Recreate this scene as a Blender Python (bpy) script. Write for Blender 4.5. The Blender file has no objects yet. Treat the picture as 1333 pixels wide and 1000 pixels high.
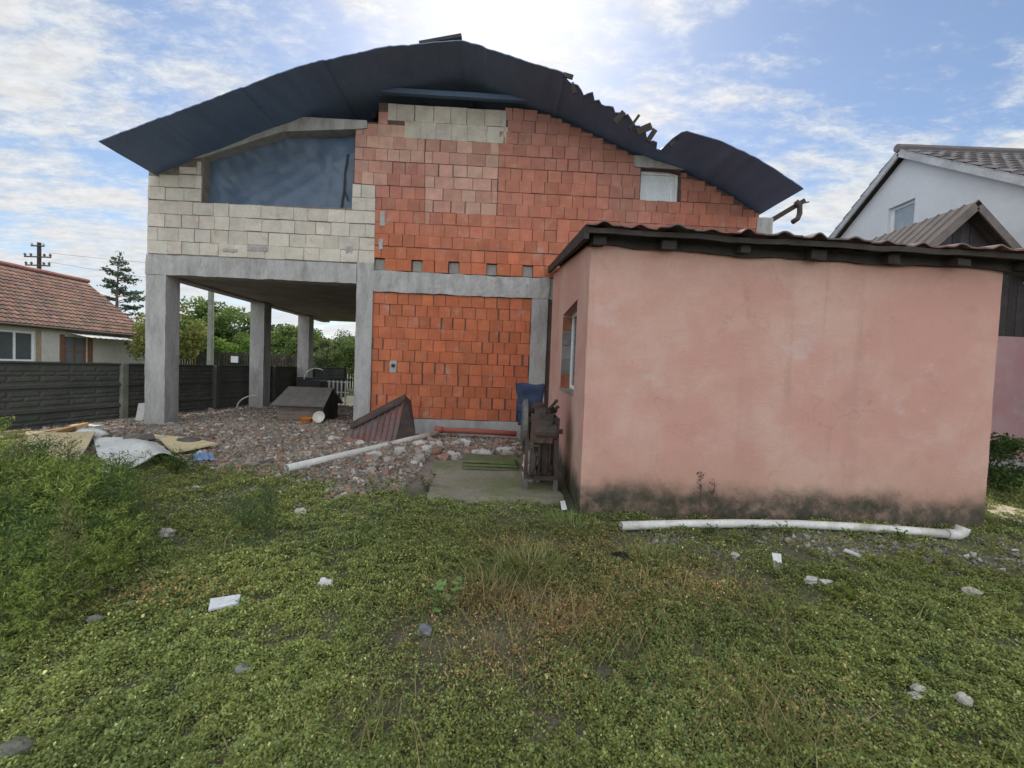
import bpy, bmesh, math, random
import numpy as np
from mathutils import Vector, Matrix, noise as mnoise
random.seed(7)
RNG = np.random.default_rng(11)
R = math.radians
sc = bpy.context.scene
COL = sc.collection

# ------------------------------------------------------------------ camera
F_PX, EYE, TILT, ROLL = 560.0, 1.55, 0.032, 0.038
pt = math.atan(TILT)
fwd = Vector((0, math.cos(pt), -math.sin(pt)))
rt0 = Vector((1, 0, 0)); up0 = rt0.cross(fwd)
cr, sr = math.cos(ROLL), math.sin(ROLL)
rt = rt0*cr + up0*sr
up = up0*cr - rt0*sr
CAMP = Vector((0, 0, EYE))
cam = bpy.data.cameras.new('camera'); co = bpy.data.objects.new('camera', cam); COL.objects.link(co)
m3 = Matrix((rt, up, -fwd)).transposed()
co.matrix_world = Matrix.Translation(CAMP) @ m3.to_4x4()
cam.sensor_fit = 'HORIZONTAL'; cam.sensor_width = 36; cam.lens = 36*F_PX/1333
cam.clip_start = 0.05; cam.clip_end = 3000
sc.camera = co

def ray(px, py):
    return fwd + rt*((px-666.5)/F_PX) - up*((py-500)/F_PX)
def at(px, py, Y):
    d = ray(px, py); return CAMP + d*(Y/d.y)
def atX(px, py, X):
    d = ray(px, py); return CAMP + d*(X/d.x)

def sstep(a, b, x):
    t = np.clip((x-a)/(b-a), 0, 1); return t*t*(3-2*t)
def _hash(ix, iy, seed):
    h = (ix.astype(np.int64)*374761393 + iy.astype(np.int64)*668265263 + seed*974711) & 0x7fffffff
    h = ((h ^ (h >> 13))*1274126177) & 0x7fffffff
    return ((h ^ (h >> 16)) & 0xffff)/65535.0
def vnoise(x, y, s, seed=0):
    x = np.asarray(x, float)*s; y = np.asarray(y, float)*s
    ix = np.floor(x); iy = np.floor(y); fx = x-ix; fy = y-iy
    fx = fx*fx*(3-2*fx); fy = fy*fy*(3-2*fy)
    a = _hash(ix, iy, seed); b = _hash(ix+1, iy, seed); c = _hash(ix, iy+1, seed); d = _hash(ix+1, iy+1, seed)
    return (a*(1-fx)+b*fx)*(1-fy) + (c*(1-fx)+d*fx)*fy
def gh(x, y):
    x = np.asarray(x, float); y = np.asarray(y, float)
    h = 0.12*sstep(5.0, 7.6, y)*(1-sstep(0.0, 1.2, x))*(1-sstep(14, 24, y))
    h = h + (vnoise(x, y, .9, 3)-.5)*.05 + (vnoise(x, y, 2.7, 5)-.5)*.03
    heap = np.exp(-(((x+4.6)/2.6)**2 + ((y-7.6)/1.5)**2))*.06
    return h + heap
def G(px, py):
    d = ray(px, py); z = 0.0
    for _ in range(6):
        t = (z-EYE)/d.z; p = CAMP + d*t; z = float(gh(p.x, p.y))
    return Vector((p.x, p.y, z))

# ------------------------------------------------------------------ mesh helper
class MB:
    def __init__(s): s.v = []; s.f = []; s.c = []
    def add(s, vs, fs, col=(1, 1, 1)):
        o = len(s.v); s.v += [tuple(p) for p in vs]; s.f += [tuple(i+o for i in f) for f in fs]
        if col and isinstance(col[0], (tuple, list)): s.c += list(col)
        else: s.c += [col]*len(vs)
    def box(s, a, b, col=(1, 1, 1)):
        x0, y0, z0 = a; x1, y1, z1 = b
        s.add([(x0,y0,z0),(x1,y0,z0),(x1,y1,z0),(x0,y1,z0),(x0,y0,z1),(x1,y0,z1),(x1,y1,z1),(x0,y1,z1)],
              [(0,3,2,1),(4,5,6,7),(0,1,5,4),(1,2,6,5),(2,3,7,6),(3,0,4,7)], col)
    def bar(s, p, q, w, h, upv=(0, 0, 1), col=(1, 1, 1)):
        p = Vector(p); q = Vector(q); d = (q-p).normalized(); u = Vector(upv)
        sd = d.cross(u)
        if sd.length < 1e-4: sd = d.cross(Vector((1, 0, 0)))
        sd.normalize(); u = sd.cross(d)
        sd *= w/2; u *= h/2
        s.add([p-sd-u, p+sd-u, p+sd+u, p-sd+u, q-sd-u, q+sd-u, q+sd+u, q-sd+u],
              [(0,1,2,3),(7,6,5,4),(0,4,5,1),(1,5,6,2),(2,6,7,3),(3,7,4,0)], col)
    def tube(s, pts, rad, n=10, col=(1, 1, 1), cap=True, hollow=0):
        pts = [Vector(p) for p in pts]; rads = rad if isinstance(rad, (list, tuple)) else [rad]*len(pts)
        o = []; prev = None
        for i, p in enumerate(pts):
            t = (pts[min(i+1, len(pts)-1)] - pts[max(i-1, 0)]).normalized()
            if prev is None:
                a = t.cross(Vector((0, 0, 1)))
                if a.length < .1: a = t.cross(Vector((1, 0, 0)))
            else: a = prev - t*prev.dot(t)
            a.normalize(); prev = a; b = t.cross(a)
            for k in range(n):
                th = 2*math.pi*k/n; o.append(p + (a*math.cos(th)+b*math.sin(th))*rads[i])
        fs = []
        for i in range(len(pts)-1):
            for k in range(n):
                k2 = (k+1) % n; fs.append((i*n+k, i*n+k2, (i+1)*n+k2, (i+1)*n+k))
        if cap and not hollow:
            fs.append(tuple(range(n-1, -1, -1))); fs.append(tuple((len(pts)-1)*n+k for k in range(n)))
        if hollow:                                   # open ends: inner wall
            m = len(o)
            for i, p in enumerate(pts):
                for k in range(n): o.append(p + (o[i*n+k]-p)*hollow)
            for i in range(len(pts)-1):
                for k in range(n):
                    k2 = (k+1) % n; fs.append((m+i*n+k, m+(i+1)*n+k, m+(i+1)*n+k2, m+i*n+k2))
            L = (len(pts)-1)*n
            for k in range(n):
                k2 = (k+1) % n; fs.append((k, m+k, m+k2, k2)); fs.append((L+k, L+k2, m+L+k2, m+L+k))
        s.add(o, fs, col)
    def prism(s, poly, y0, y1, col=(1, 1, 1)):        # poly in (x,z), extruded along y
        n = len(poly)
        vs = [(u, y0, v) for u, v in poly] + [(u, y1, v) for u, v in poly]
        fs = [tuple(range(n)), tuple(range(2*n-1, n-1, -1))]
        for i in range(n):
            j = (i+1) % n; fs.append((i, i+n, j+n, j))
        s.add(vs, fs, col)
    def grid(s, fn, nu, nv, col=(1, 1, 1), thick=None):
        vs = [Vector(fn(i/nu, j/nv)) for j in range(nv+1) for i in range(nu+1)]
        W = nu+1
        fs = [(j*W+i, j*W+i+1, (j+1)*W+i+1, (j+1)*W+i) for j in range(nv) for i in range(nu)]
        if thick is not None:
            t = Vector(thick); m = len(vs); vs2 = [p+t for p in vs]
            fs2 = [tuple(m+k for k in reversed(f)) for f in fs]
            rim = []
            for i in range(nu): rim.append((i+1, i, m+i, m+i+1)); a = nv*W+i; rim.append((a, a+1, m+a+1, m+a))
            for j in range(nv): a = j*W; rim.append((a, a+W, m+a+W, m+a)); b = j*W+nu; rim.append((b+W, b, m+b, m+b+W))
            vs += vs2; fs += fs2 + rim
        s.add(vs, fs, col)
    def nbox(s, a, b, step=.12, amp=.008, freq=2.5, col=(1, 1, 1), seed=0):
        a = Vector(a); b = Vector(b)
        bm = bmesh.new(); d = b-a
        ns = [max(1, min(60, int(round(abs(d[i])/step)))) for i in range(3)]
        idx = {}
        vs = []; fs = []
        def vid(i, j, k):
            if (i, j, k) not in idx:
                p = Vector((a.x+d.x*i/ns[0], a.y+d.y*j/ns[1], a.z+d.z*k/ns[2]))
                q = p*freq + Vector((seed*3.1, seed*1.7, 0))
                nv = mnoise.noise_vector(q) + .6*mnoise.noise_vector(q*3.3)
                idx[(i, j, k)] = len(vs); vs.append(p + nv*amp)
            return idx[(i, j, k)]
        nx, ny, nz = ns
        for i in range(nx):
            for j in range(ny):
                fs.append((vid(i,j,0), vid(i,j+1,0), vid(i+1,j+1,0), vid(i+1,j,0)))
                fs.append((vid(i,j,nz), vid(i+1,j,nz), vid(i+1,j+1,nz), vid(i,j+1,nz)))
        for i in range(nx):
            for k in range(nz):
                fs.append((vid(i,0,k), vid(i+1,0,k), vid(i+1,0,k+1), vid(i,0,k+1)))
                fs.append((vid(i,ny,k), vid(i,ny,k+1), vid(i+1,ny,k+1), vid(i+1,ny,k)))
        for j in range(ny):
            for k in range(nz):
                fs.append((vid(0,j,k), vid(0,j,k+1), vid(0,j+1,k+1), vid(0,j+1,k)))
                fs.append((vid(nx,j,k), vid(nx,j+1,k), vid(nx,j+1,k+1), vid(nx,j,k+1)))
        bm.free()
        s.add(vs, fs, col)
    def rock(s, c, size, seed, col=(1, 1, 1), sub=2, rough=.35):
        bm = bmesh.new(); bmesh.ops.create_icosphere(bm, subdivisions=sub, radius=1)
        off = Vector((seed*1.37, seed*2.1, seed*.7))
        vs = []
        for v in bm.verts:
            n = v.co.normalized(); r = 1 + rough*mnoise.noise(n*1.3+off) + .12*mnoise.noise(n*3.5+off)
            q = n*r; m = max(abs(q.x), abs(q.y), abs(q.z)); q = q*(.6+.4*.85/m) if m > .85 else q
            vs.append((c[0]+q.x*size[0], c[1]+q.y*size[1], c[2]+q.z*size[2]))
        bm.verts.ensure_lookup_table()
        fs = [tuple(v.index for v in f.verts) for f in bm.faces]
        bm.free(); s.add(vs, fs, col)

def link_mesh(name, V, Fc, C, mat, smooth=False):
    me = bpy.data.meshes.new(name)
    me.from_pydata([tuple(v) for v in V], [], Fc)
    if C is not None:
        a = me.color_attributes.new('Col', 'FLOAT_COLOR', 'POINT')
        arr = np.ones((len(V), 4), np.float32); arr[:, :3] = np.array(C, np.float32)
        a.data.foreach_set('color', arr.ravel())
    if mat: me.materials.append(mat)
    if smooth: me.polygons.foreach_set('use_smooth', [True]*len(me.polygons))
    me.update()
    o = bpy.data.objects.new(name, me); COL.objects.link(o)
    return o
def quads_mesh(name, V, C, mat, nper=4):
    """V (n,nper,3) numpy, C (n,3): one polygon per row, fast."""
    n = len(V); me = bpy.data.meshes.new(name)
    me.vertices.add(n*nper); me.vertices.foreach_set('co', V.astype(np.float32).ravel())
    me.loops.add(n*nper); me.loops.foreach_set('vertex_index', np.arange(n*nper, dtype=np.int32))
    me.polygons.add(n); me.polygons.foreach_set('loop_start', np.arange(0, n*nper, nper, dtype=np.int32))
    me.polygons.foreach_set('loop_total', np.full(n, nper, np.int32))
    a = me.color_attributes.new('Col', 'FLOAT_COLOR', 'POINT')
    arr = np.ones((n, nper, 4), np.float32); arr[:, :, :3] = C[:, None, :]
    a.data.foreach_set('color', arr.ravel())
    me.materials.append(mat); me.update(calc_edges=True); me.validate()
    o = bpy.data.objects.new(name, me); COL.objects.link(o); return o

def tag(o, label=None, cat=None, group=None, kind=None):
    if label: o['label'] = label
    if cat: o['category'] = cat
    if group: o['group'] = group
    if kind: o['kind'] = kind
    return o
def thing(name, label, cat, loc=(0, 0, 0), rotz=0, group=None):
    o = bpy.data.objects.new(name, None); COL.objects.link(o); o.empty_display_size = .2
    o.location = loc; o.rotation_euler = (0, 0, rotz)
    return tag(o, label, cat, group)
def part(mb, name, mat, parent, world=True, smooth=False, label=None):
    """world=True: mb in world coordinates, moved into the root thing's frame."""
    root = parent
    while root.parent: root = root.parent
    V = mb.v
    if world:
        inv = (Matrix.Translation(root.location) @ root.rotation_euler.to_matrix().to_4x4()).inverted()
        V = [inv @ Vector(v) for v in V]
    o = link_mesh(name, V, mb.f, mb.c, mat, smooth); o.parent = parent
    if label: o['label'] = label
    return o
def solo(mb, name, mat, label, cat, group=None, smooth=False, kind=None):
    A = np.array([tuple(v) for v in mb.v]); lo = A.min(0); hi = A.max(0)
    c = Vector(((lo[0]+hi[0])/2, (lo[1]+hi[1])/2, lo[2]))
    o = link_mesh(name, [Vector(v)-c for v in mb.v], mb.f, mb.c, mat, smooth); o.location = c
    return tag(o, label, cat, group, kind)
def copy_tree(o, parent=None):
    c = o.copy(); COL.objects.link(c)
    if parent is not None: c.parent = parent
    for ch in [x for x in o.children]: copy_tree(ch, c)
    return c
def jit(col, a=.15, rnd=random):
    k = 1+rnd.uniform(-a, a); return (col[0]*k*(1+rnd.uniform(-a, a)*.3), col[1]*k, col[2]*k*(1+rnd.uniform(-a, a)*.3))

# ------------------------------------------------------------------ materials
def mat(name, base=(1, 1, 1), rough=.85, attr=False, var=.25, scale=3, fine=30, fvar=.15, bump=.3, bscale=40, spec=.3,
        metal=0, transl=0, second=None, sscale=2, sthr=.55, swid=.12, stretch=None, bdist=.01):
    m = bpy.data.materials.new(name); m.use_nodes = True; nt = m.node_tree; N = nt.nodes; L = nt.links
    b = N['Principled BSDF']; b.inputs['Roughness'].default_value = rough; b.inputs['Metallic'].default_value = metal
    b.inputs['Specular IOR Level'].default_value = spec
    tc = N.new('ShaderNodeTexCoord'); vec = tc.outputs['Object']
    if stretch:
        mp = N.new('ShaderNodeMapping'); mp.inputs['Scale'].default_value = stretch; L.new(vec, mp.inputs[0]); vec = mp.outputs[0]
    def nz(s, det=4, rg=.6):
        n = N.new('ShaderNodeTexNoise'); n.inputs['Scale'].default_value = s; n.inputs['Detail'].default_value = det
        n.inputs['Roughness'].default_value = rg; L.new(vec, n.inputs['Vector']); return n.outputs[0]
    def mapr(sock, a, bb, c, d):
        r = N.new('ShaderNodeMapRange'); r.inputs[1].default_value = a; r.inputs[2].default_value = bb
        r.inputs[3].default_value = c; r.inputs[4].default_value = d; L.new(sock, r.inputs[0]); return r.outputs[0]
    def mul(a, bb):
        x = N.new('ShaderNodeMath'); x.operation = 'MULTIPLY'; L.new(a, x.inputs[0]); L.new(bb, x.inputs[1]); return x.outputs[0]
    if attr:
        a = N.new('ShaderNodeAttribute'); a.attribute_name = 'Col'; col = a.outputs['Color']
    else:
        r = N.new('ShaderNodeRGB'); r.outputs[0].default_value = (*base, 1); col = r.outputs[0]
    if second:
        f = mapr(nz(sscale, 6, .65), sthr-swid, sthr+swid, 0, 1)
        mx = N.new('ShaderNodeMix'); mx.data_type = 'RGBA'; L.new(f, mx.inputs[0]); L.new(col, mx.inputs[6])
        mx.inputs[7].default_value = (*second, 1); col = mx.outputs[2]
    k = mul(mapr(nz(scale, 5), .25, .75, 1-var, 1+var), mapr(nz(fine, 3), .25, .75, 1-fvar, 1+fvar))
    vm = N.new('ShaderNodeVectorMath'); vm.operation = 'SCALE'; L.new(col, vm.inputs[0]); L.new(k, vm.inputs['Scale'])
    L.new(vm.outputs[0], b.inputs['Base Color'])
    if bump:
        bp = N.new('ShaderNodeBump'); bp.inputs['Strength'].default_value = bump; bp.inputs['Distance'].default_value = bdist
        L.new(nz(bscale, 5, .65), bp.inputs['Height']); L.new(bp.outputs[0], b.inputs['Normal'])
    if transl:
        t = N.new('ShaderNodeBsdfTranslucent'); L.new(vm.outputs[0], t.inputs[0])
        ms = N.new('ShaderNodeMixShader'); ms.inputs[0].default_value = transl
        L.new(b.outputs[0], ms.inputs[1]); L.new(t.outputs[0], ms.inputs[2])
        L.new(ms.outputs[0], N['Material Output'].inputs[0])
    m['_n'] = 1
    return m

def glass_mat(name, col=(.03, .035, .04)):
    m = mat(name, col, rough=.08, spec=.6, var=.1, bump=0); return m

M = {}
M['brick'] = mat('orange hollow brick', attr=True, var=.2, scale=4, fine=60, fvar=.2, bump=.6, bscale=60, rough=.9, spec=.15, second=(.36, .25, .20), sscale=3.1, sthr=.66, swid=.1)
M['mortar'] = mat('grey mortar', (.11, .07, .055), var=.35, scale=6, bump=.6, bscale=50)
M['wmortar'] = mat('pale mortar', (.17, .145, .12), var=.35, scale=6, bump=.6, bscale=50)
M['concrete'] = mat('raw concrete', (.34, .33, .315), var=.16, scale=4.5, fine=28, fvar=.15, bump=.6, bscale=24, second=(.22, .21, .20), sscale=2.6, sthr=.60, swid=.12, stretch=(1.5, 1.5, .4))
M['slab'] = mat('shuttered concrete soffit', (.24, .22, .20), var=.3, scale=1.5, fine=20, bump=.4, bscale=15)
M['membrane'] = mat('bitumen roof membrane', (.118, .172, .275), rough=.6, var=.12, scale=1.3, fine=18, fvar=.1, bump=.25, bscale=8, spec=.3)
M['tarp'] = mat('dark blue plastic tarp', (.07, .105, .155), rough=.42, var=.2, scale=2, fine=25, bump=.15, bscale=12, spec=.5)
M['timber'] = mat('weathered dark timber', (.042, .035, .030), var=.35, scale=4, fine=40, fvar=.25, bump=.6, bscale=30)
M['greywood'] = mat('grey old timber', attr=True, var=.3, scale=4, fine=45, fvar=.25, bump=.6, bscale=30)
M['white'] = mat('white painted frame', (.72, .73, .74), rough=.5, var=.06, bump=.05)
M['board'] = mat('white sheet covering', (.62, .66, .68), rough=.55, var=.08, scale=3, bump=.1)
M['glass'] = glass_mat('window glass', (.09, .10, .10))
M['pvc'] = mat('grey plastic pipe', (.55, .54, .50), rough=.5, var=.18, scale=3, fine=30, fvar=.12, bump=.1, second=(.32, .29, .24), sscale=2.5, sthr=.62, swid=.1)
M['redpipe'] = mat('red brown plastic pipe', (.30, .09, .065), rough=.6, var=.2, bump=.1)
M['rust'] = mat('rusty corrugated steel', (.17, .085, .075), rough=.75, var=.3, scale=3, fine=30, fvar=.2, bump=.3, second=(.11, .10, .10), sscale=1.6, sthr=.5, swid=.12)
M['darkmetal'] = mat('dark corroded metal', (.055, .047, .042), rough=.75, metal=.2, var=.35, scale=8, fine=50, fvar=.2, bump=.5, second=(.12, .06, .04), sscale=9, sthr=.6)
M['greymetal'] = mat('grey cast metal', (.12, .113, .108), rough=.65, metal=.3, var=.3, scale=8, bump=.3, second=(.14, .11, .09), sscale=10, sthr=.6)
M['bluebag'] = mat('blue plastic sacking', (.03, .045, .09), rough=.5, var=.25, scale=8, bump=.3, bscale=20)
M['fence'] = mat('dark cast concrete panel', (.085, .085, .078), var=.35, scale=3, fine=25, fvar=.25, bump=.6, bscale=25, second=(.06, .07, .05), sscale=1.5, sthr=.55)
M['fencepost'] = mat('concrete fence post', (.20, .21, .17), var=.3, scale=3, bump=.5)
M['cream'] = mat('cream render', (.55, .52, .46), var=.12, scale=1.5, fine=8, fvar=.08, bump=.2, second=(.42, .38, .33), sscale=.8, sthr=.68)
M['whitewall'] = mat('white render', (.66, .66, .66), var=.07, scale=.8, fine=6, fvar=.04, bump=.15, bscale=30)
M['tile'] = mat('clay roof tile', attr=True, var=.2, scale=3, fine=20, fvar=.15, bump=.3)
M['brown'] = mat('brown paint', (.20, .10, .06), var=.2, bump=.2)
M['yellow'] = mat('yellow insulation board', (.50, .41, .23), var=.15, scale=3, fine=25, bump=.3, second=(.33, .28, .18), sscale=2, sthr=.6)
M['sheet'] = mat('weathered white sheet', (.56, .56, .53), var=.15, scale=3, fine=25, bump=.15, second=(.38, .37, .33), sscale=1.8, sthr=.58)
M['stone'] = mat('loose stone', attr=True, var=.25, scale=12, fine=60, fvar=.2, bump=.6, bscale=60)
M['gravel'] = mat('broken brick gravel', attr=True, var=.25, scale=15, fine=70, fvar=.2, bump=.3, bscale=80)
M['leaf'] = mat('ground leaf', attr=True, rough=.8, var=.12, scale=2, bump=0, transl=.3, spec=.08)
M['treeleaf'] = mat('tree leaf', attr=True, rough=.7, var=.12, scale=1, bump=0, transl=.35, spec=.15)
M['bark'] = mat('bark', (.10, .075, .055), var=.3, scale=8, bump=.8)
M['moss'] = mat('mossy timber', (.13, .125, .07), var=.3, scale=6, fine=40, bump=.6, second=(.09, .12, .04), sscale=4, sthr=.52)
M['pad'] = mat('mossy concrete slab', (.26, .23, .18), var=.25, scale=2, fine=30, fvar=.2, bump=.5, bscale=40, second=(.13, .14, .07), sscale=1.1, sthr=.5, swid=.12)
M['orange'] = mat('orange plastic', (.55, .17, .03), rough=.5, var=.15, bump=.05)
M['ceramic'] = mat('white enamel', (.55, .53, .46), rough=.35, var=.1, bump=.05)
M['black'] = mat('black plastic', (.022, .022, .024), rough=.55, var=.3, bump=.2)
M['tileboard'] = mat('white ceramic tile', (.66, .66, .65), rough=.5, var=.12, bump=.05)
M['bluescrap'] = mat('pale blue scrap', (.14, .22, .34), rough=.6, var=.2, bump=.2)
M['wire'] = mat('overhead cable', (.05, .05, .05), bump=0)
M['path'] = mat('pale concrete path', (.42, .36, .26), var=.15, scale=2, bump=.3, bscale=30)

# pink render with a damp green-black band rising from the ground and pale salt blooms
def pink_mat(name, base, band=.32, damp=True):
    m = bpy.data.materials.new(name); m.use_nodes = True; nt = m.node_tree; N = nt.nodes; L = nt.links
    b = N['Principled BSDF']; b.inputs['Roughness'].default_value = .92; b.inputs['Specular IOR Level'].default_value = .15
    g = N.new('ShaderNodeNewGeometry'); sep = N.new('ShaderNodeSeparateXYZ'); L.new(g.outputs['Position'], sep.inputs[0])
    def nz(s, det=6, rg=.65, st=(1, 1, 1)):
        mp = N.new('ShaderNodeMapping'); mp.inputs['Scale'].default_value = st; L.new(g.outputs['Position'], mp.inputs[0])
        n = N.new('ShaderNodeTexNoise'); n.inputs['Scale'].default_value = s; n.inputs['Detail'].default_value = det
        n.inputs['Roughness'].default_value = rg; L.new(mp.outputs[0], n.inputs['Vector']); return n.outputs[0]
    def mapr(sock, a, bb, c=0, d=1):
        r = N.new('ShaderNodeMapRange'); r.interpolation_type = 'SMOOTHSTEP'
        r.inputs[1].default_value = a; r.inputs[2].default_value = bb; r.inputs[3].default_value = c; r.inputs[4].default_value = d
        L.new(sock, r.inputs[0]); return r.outputs[0]
    def mix(f, A, B, val=None):
        x = N.new('ShaderNodeMix'); x.data_type = 'RGBA'; L.new(f, x.inputs[0])
        if isinstance(A, tuple): x.inputs[6].default_value = (*A, 1)
        else: L.new(A, x.inputs[6])
        if isinstance(B, tuple): x.inputs[7].default_value = (*B, 1)
        else: L.new(B, x.inputs[7])
        return x.outputs[2]
    def math_(op, a, bb):
        x = N.new('ShaderNodeMath'); x.operation = op
        for i, q in enumerate((a, bb)):
            if isinstance(q, (int, float)): x.inputs[i].default_value = q
            else: L.new(q, x.inputs[i])
        return x.outputs[0]
    pale = tuple(c*.55+.22 for c in base); red = (base[0]*.92, base[1]*.78, base[2]*.78)
    c = mix(mapr(nz(.75), .38, .62), base, red)
    c = mix(math_('MULTIPLY', mapr(nz(1.1, 9, .68, (1, 1, 1.4)), .56, .66), .42), c, pale)
    c = mix(math_('MULTIPLY', mapr(nz(2.6, 7, .7), .52, .75), .45), c, (base[0]*.72, base[1]*.62, base[2]*.6))
    c = mix(math_('MULTIPLY', mapr(nz(2.2, 5, .6, (1.2, 1.2, .12)), .55, .75), .25), c, (base[0]*.6, base[1]*.56, base[2]*.55))   # faint run marks
    c = mix(math_('MULTIPLY', mapr(nz(55, 3, .6), .4, .75), .22), c, (base[0]*.7, base[1]*.66, base[2]*.66))
    if damp:
        zw = math_('ADD', sep.outputs[2], math_('MULTIPLY', math_('SUBTRACT', nz(1.6, 5), .5), .6))
        c = mix(math_('MULTIPLY', mapr(zw, band, band+.5, 1, 0), .35), c, (base[0]*.75, base[1]*.72, base[2]*.6))
        zz = math_('ADD', sep.outputs[2], math_('MULTIPLY', math_('SUBTRACT', nz(2.3, 7, .7), .5), .42))
        f = mapr(zz, band-.17, band+.10, 1, 0)
        dk = mix(mapr(nz(6, 6, .7), .35, .65), (.034, .038, .025), (.075, .068, .05))
        dk = mix(mapr(nz(1.4, 4), .63, .72), dk, (base[0]*.55, base[1]*.5, base[2]*.45))
        c = mix(math_('MULTIPLY', f, mapr(nz(4.5, 8, .75), .3, .55, .6, .97)), c, dk)
    wv = N.new('ShaderNodeTexVoronoi'); wv.feature = 'DISTANCE_TO_EDGE'; wv.inputs['Scale'].default_value = .8
    dv = N.new('ShaderNodeTexNoise'); dv.inputs['Scale'].default_value = 3; dv.inputs['Detail'].default_value = 6; L.new(g.outputs['Position'], dv.inputs['Vector'])
    va = N.new('ShaderNodeVectorMath'); va.operation = 'MULTIPLY_ADD'; L.new(dv.outputs['Color'], va.inputs[0]); va.inputs[1].default_value = (.5, .5, .5); L.new(g.outputs['Position'], va.inputs[2])
    L.new(va.outputs[0], wv.inputs['Vector'])
    crk = math_('MULTIPLY', mapr(wv.outputs['Distance'], .0, .006, 1, 0), mapr(nz(.7, 3), .5, .62))
    c = mix(math_('MULTIPLY', crk, .22), c, (base[0]*.4, base[1]*.34, base[2]*.32))
    c = mix(math_('MULTIPLY', mapr(nz(3.2, 8, .75, (1.5, 1.5, .07)), .58, .7), .35), c, (base[0]*.55, base[1]*.55, base[2]*.52))
    L.new(c, b.inputs['Base Color'])
    bp = N.new('ShaderNodeBump'); bp.inputs['Strength'].default_value = .45; bp.inputs['Distance'].default_value = .009
    hh = math_('ADD', nz(60, 4, .7), math_('MULTIPLY', nz(6, 6, .65, (1, 1, 1.3)), 1.6))
    L.new(hh, bp.inputs['Height']); L.new(bp.outputs[0], b.inputs['Normal'])
    return m
M['pink'] = pink_mat('pink render', (.52, .338, .275), .38)
M['pink2'] = pink_mat('mauve pink render', (.43, .275, .275), .9, damp=False)

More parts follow.
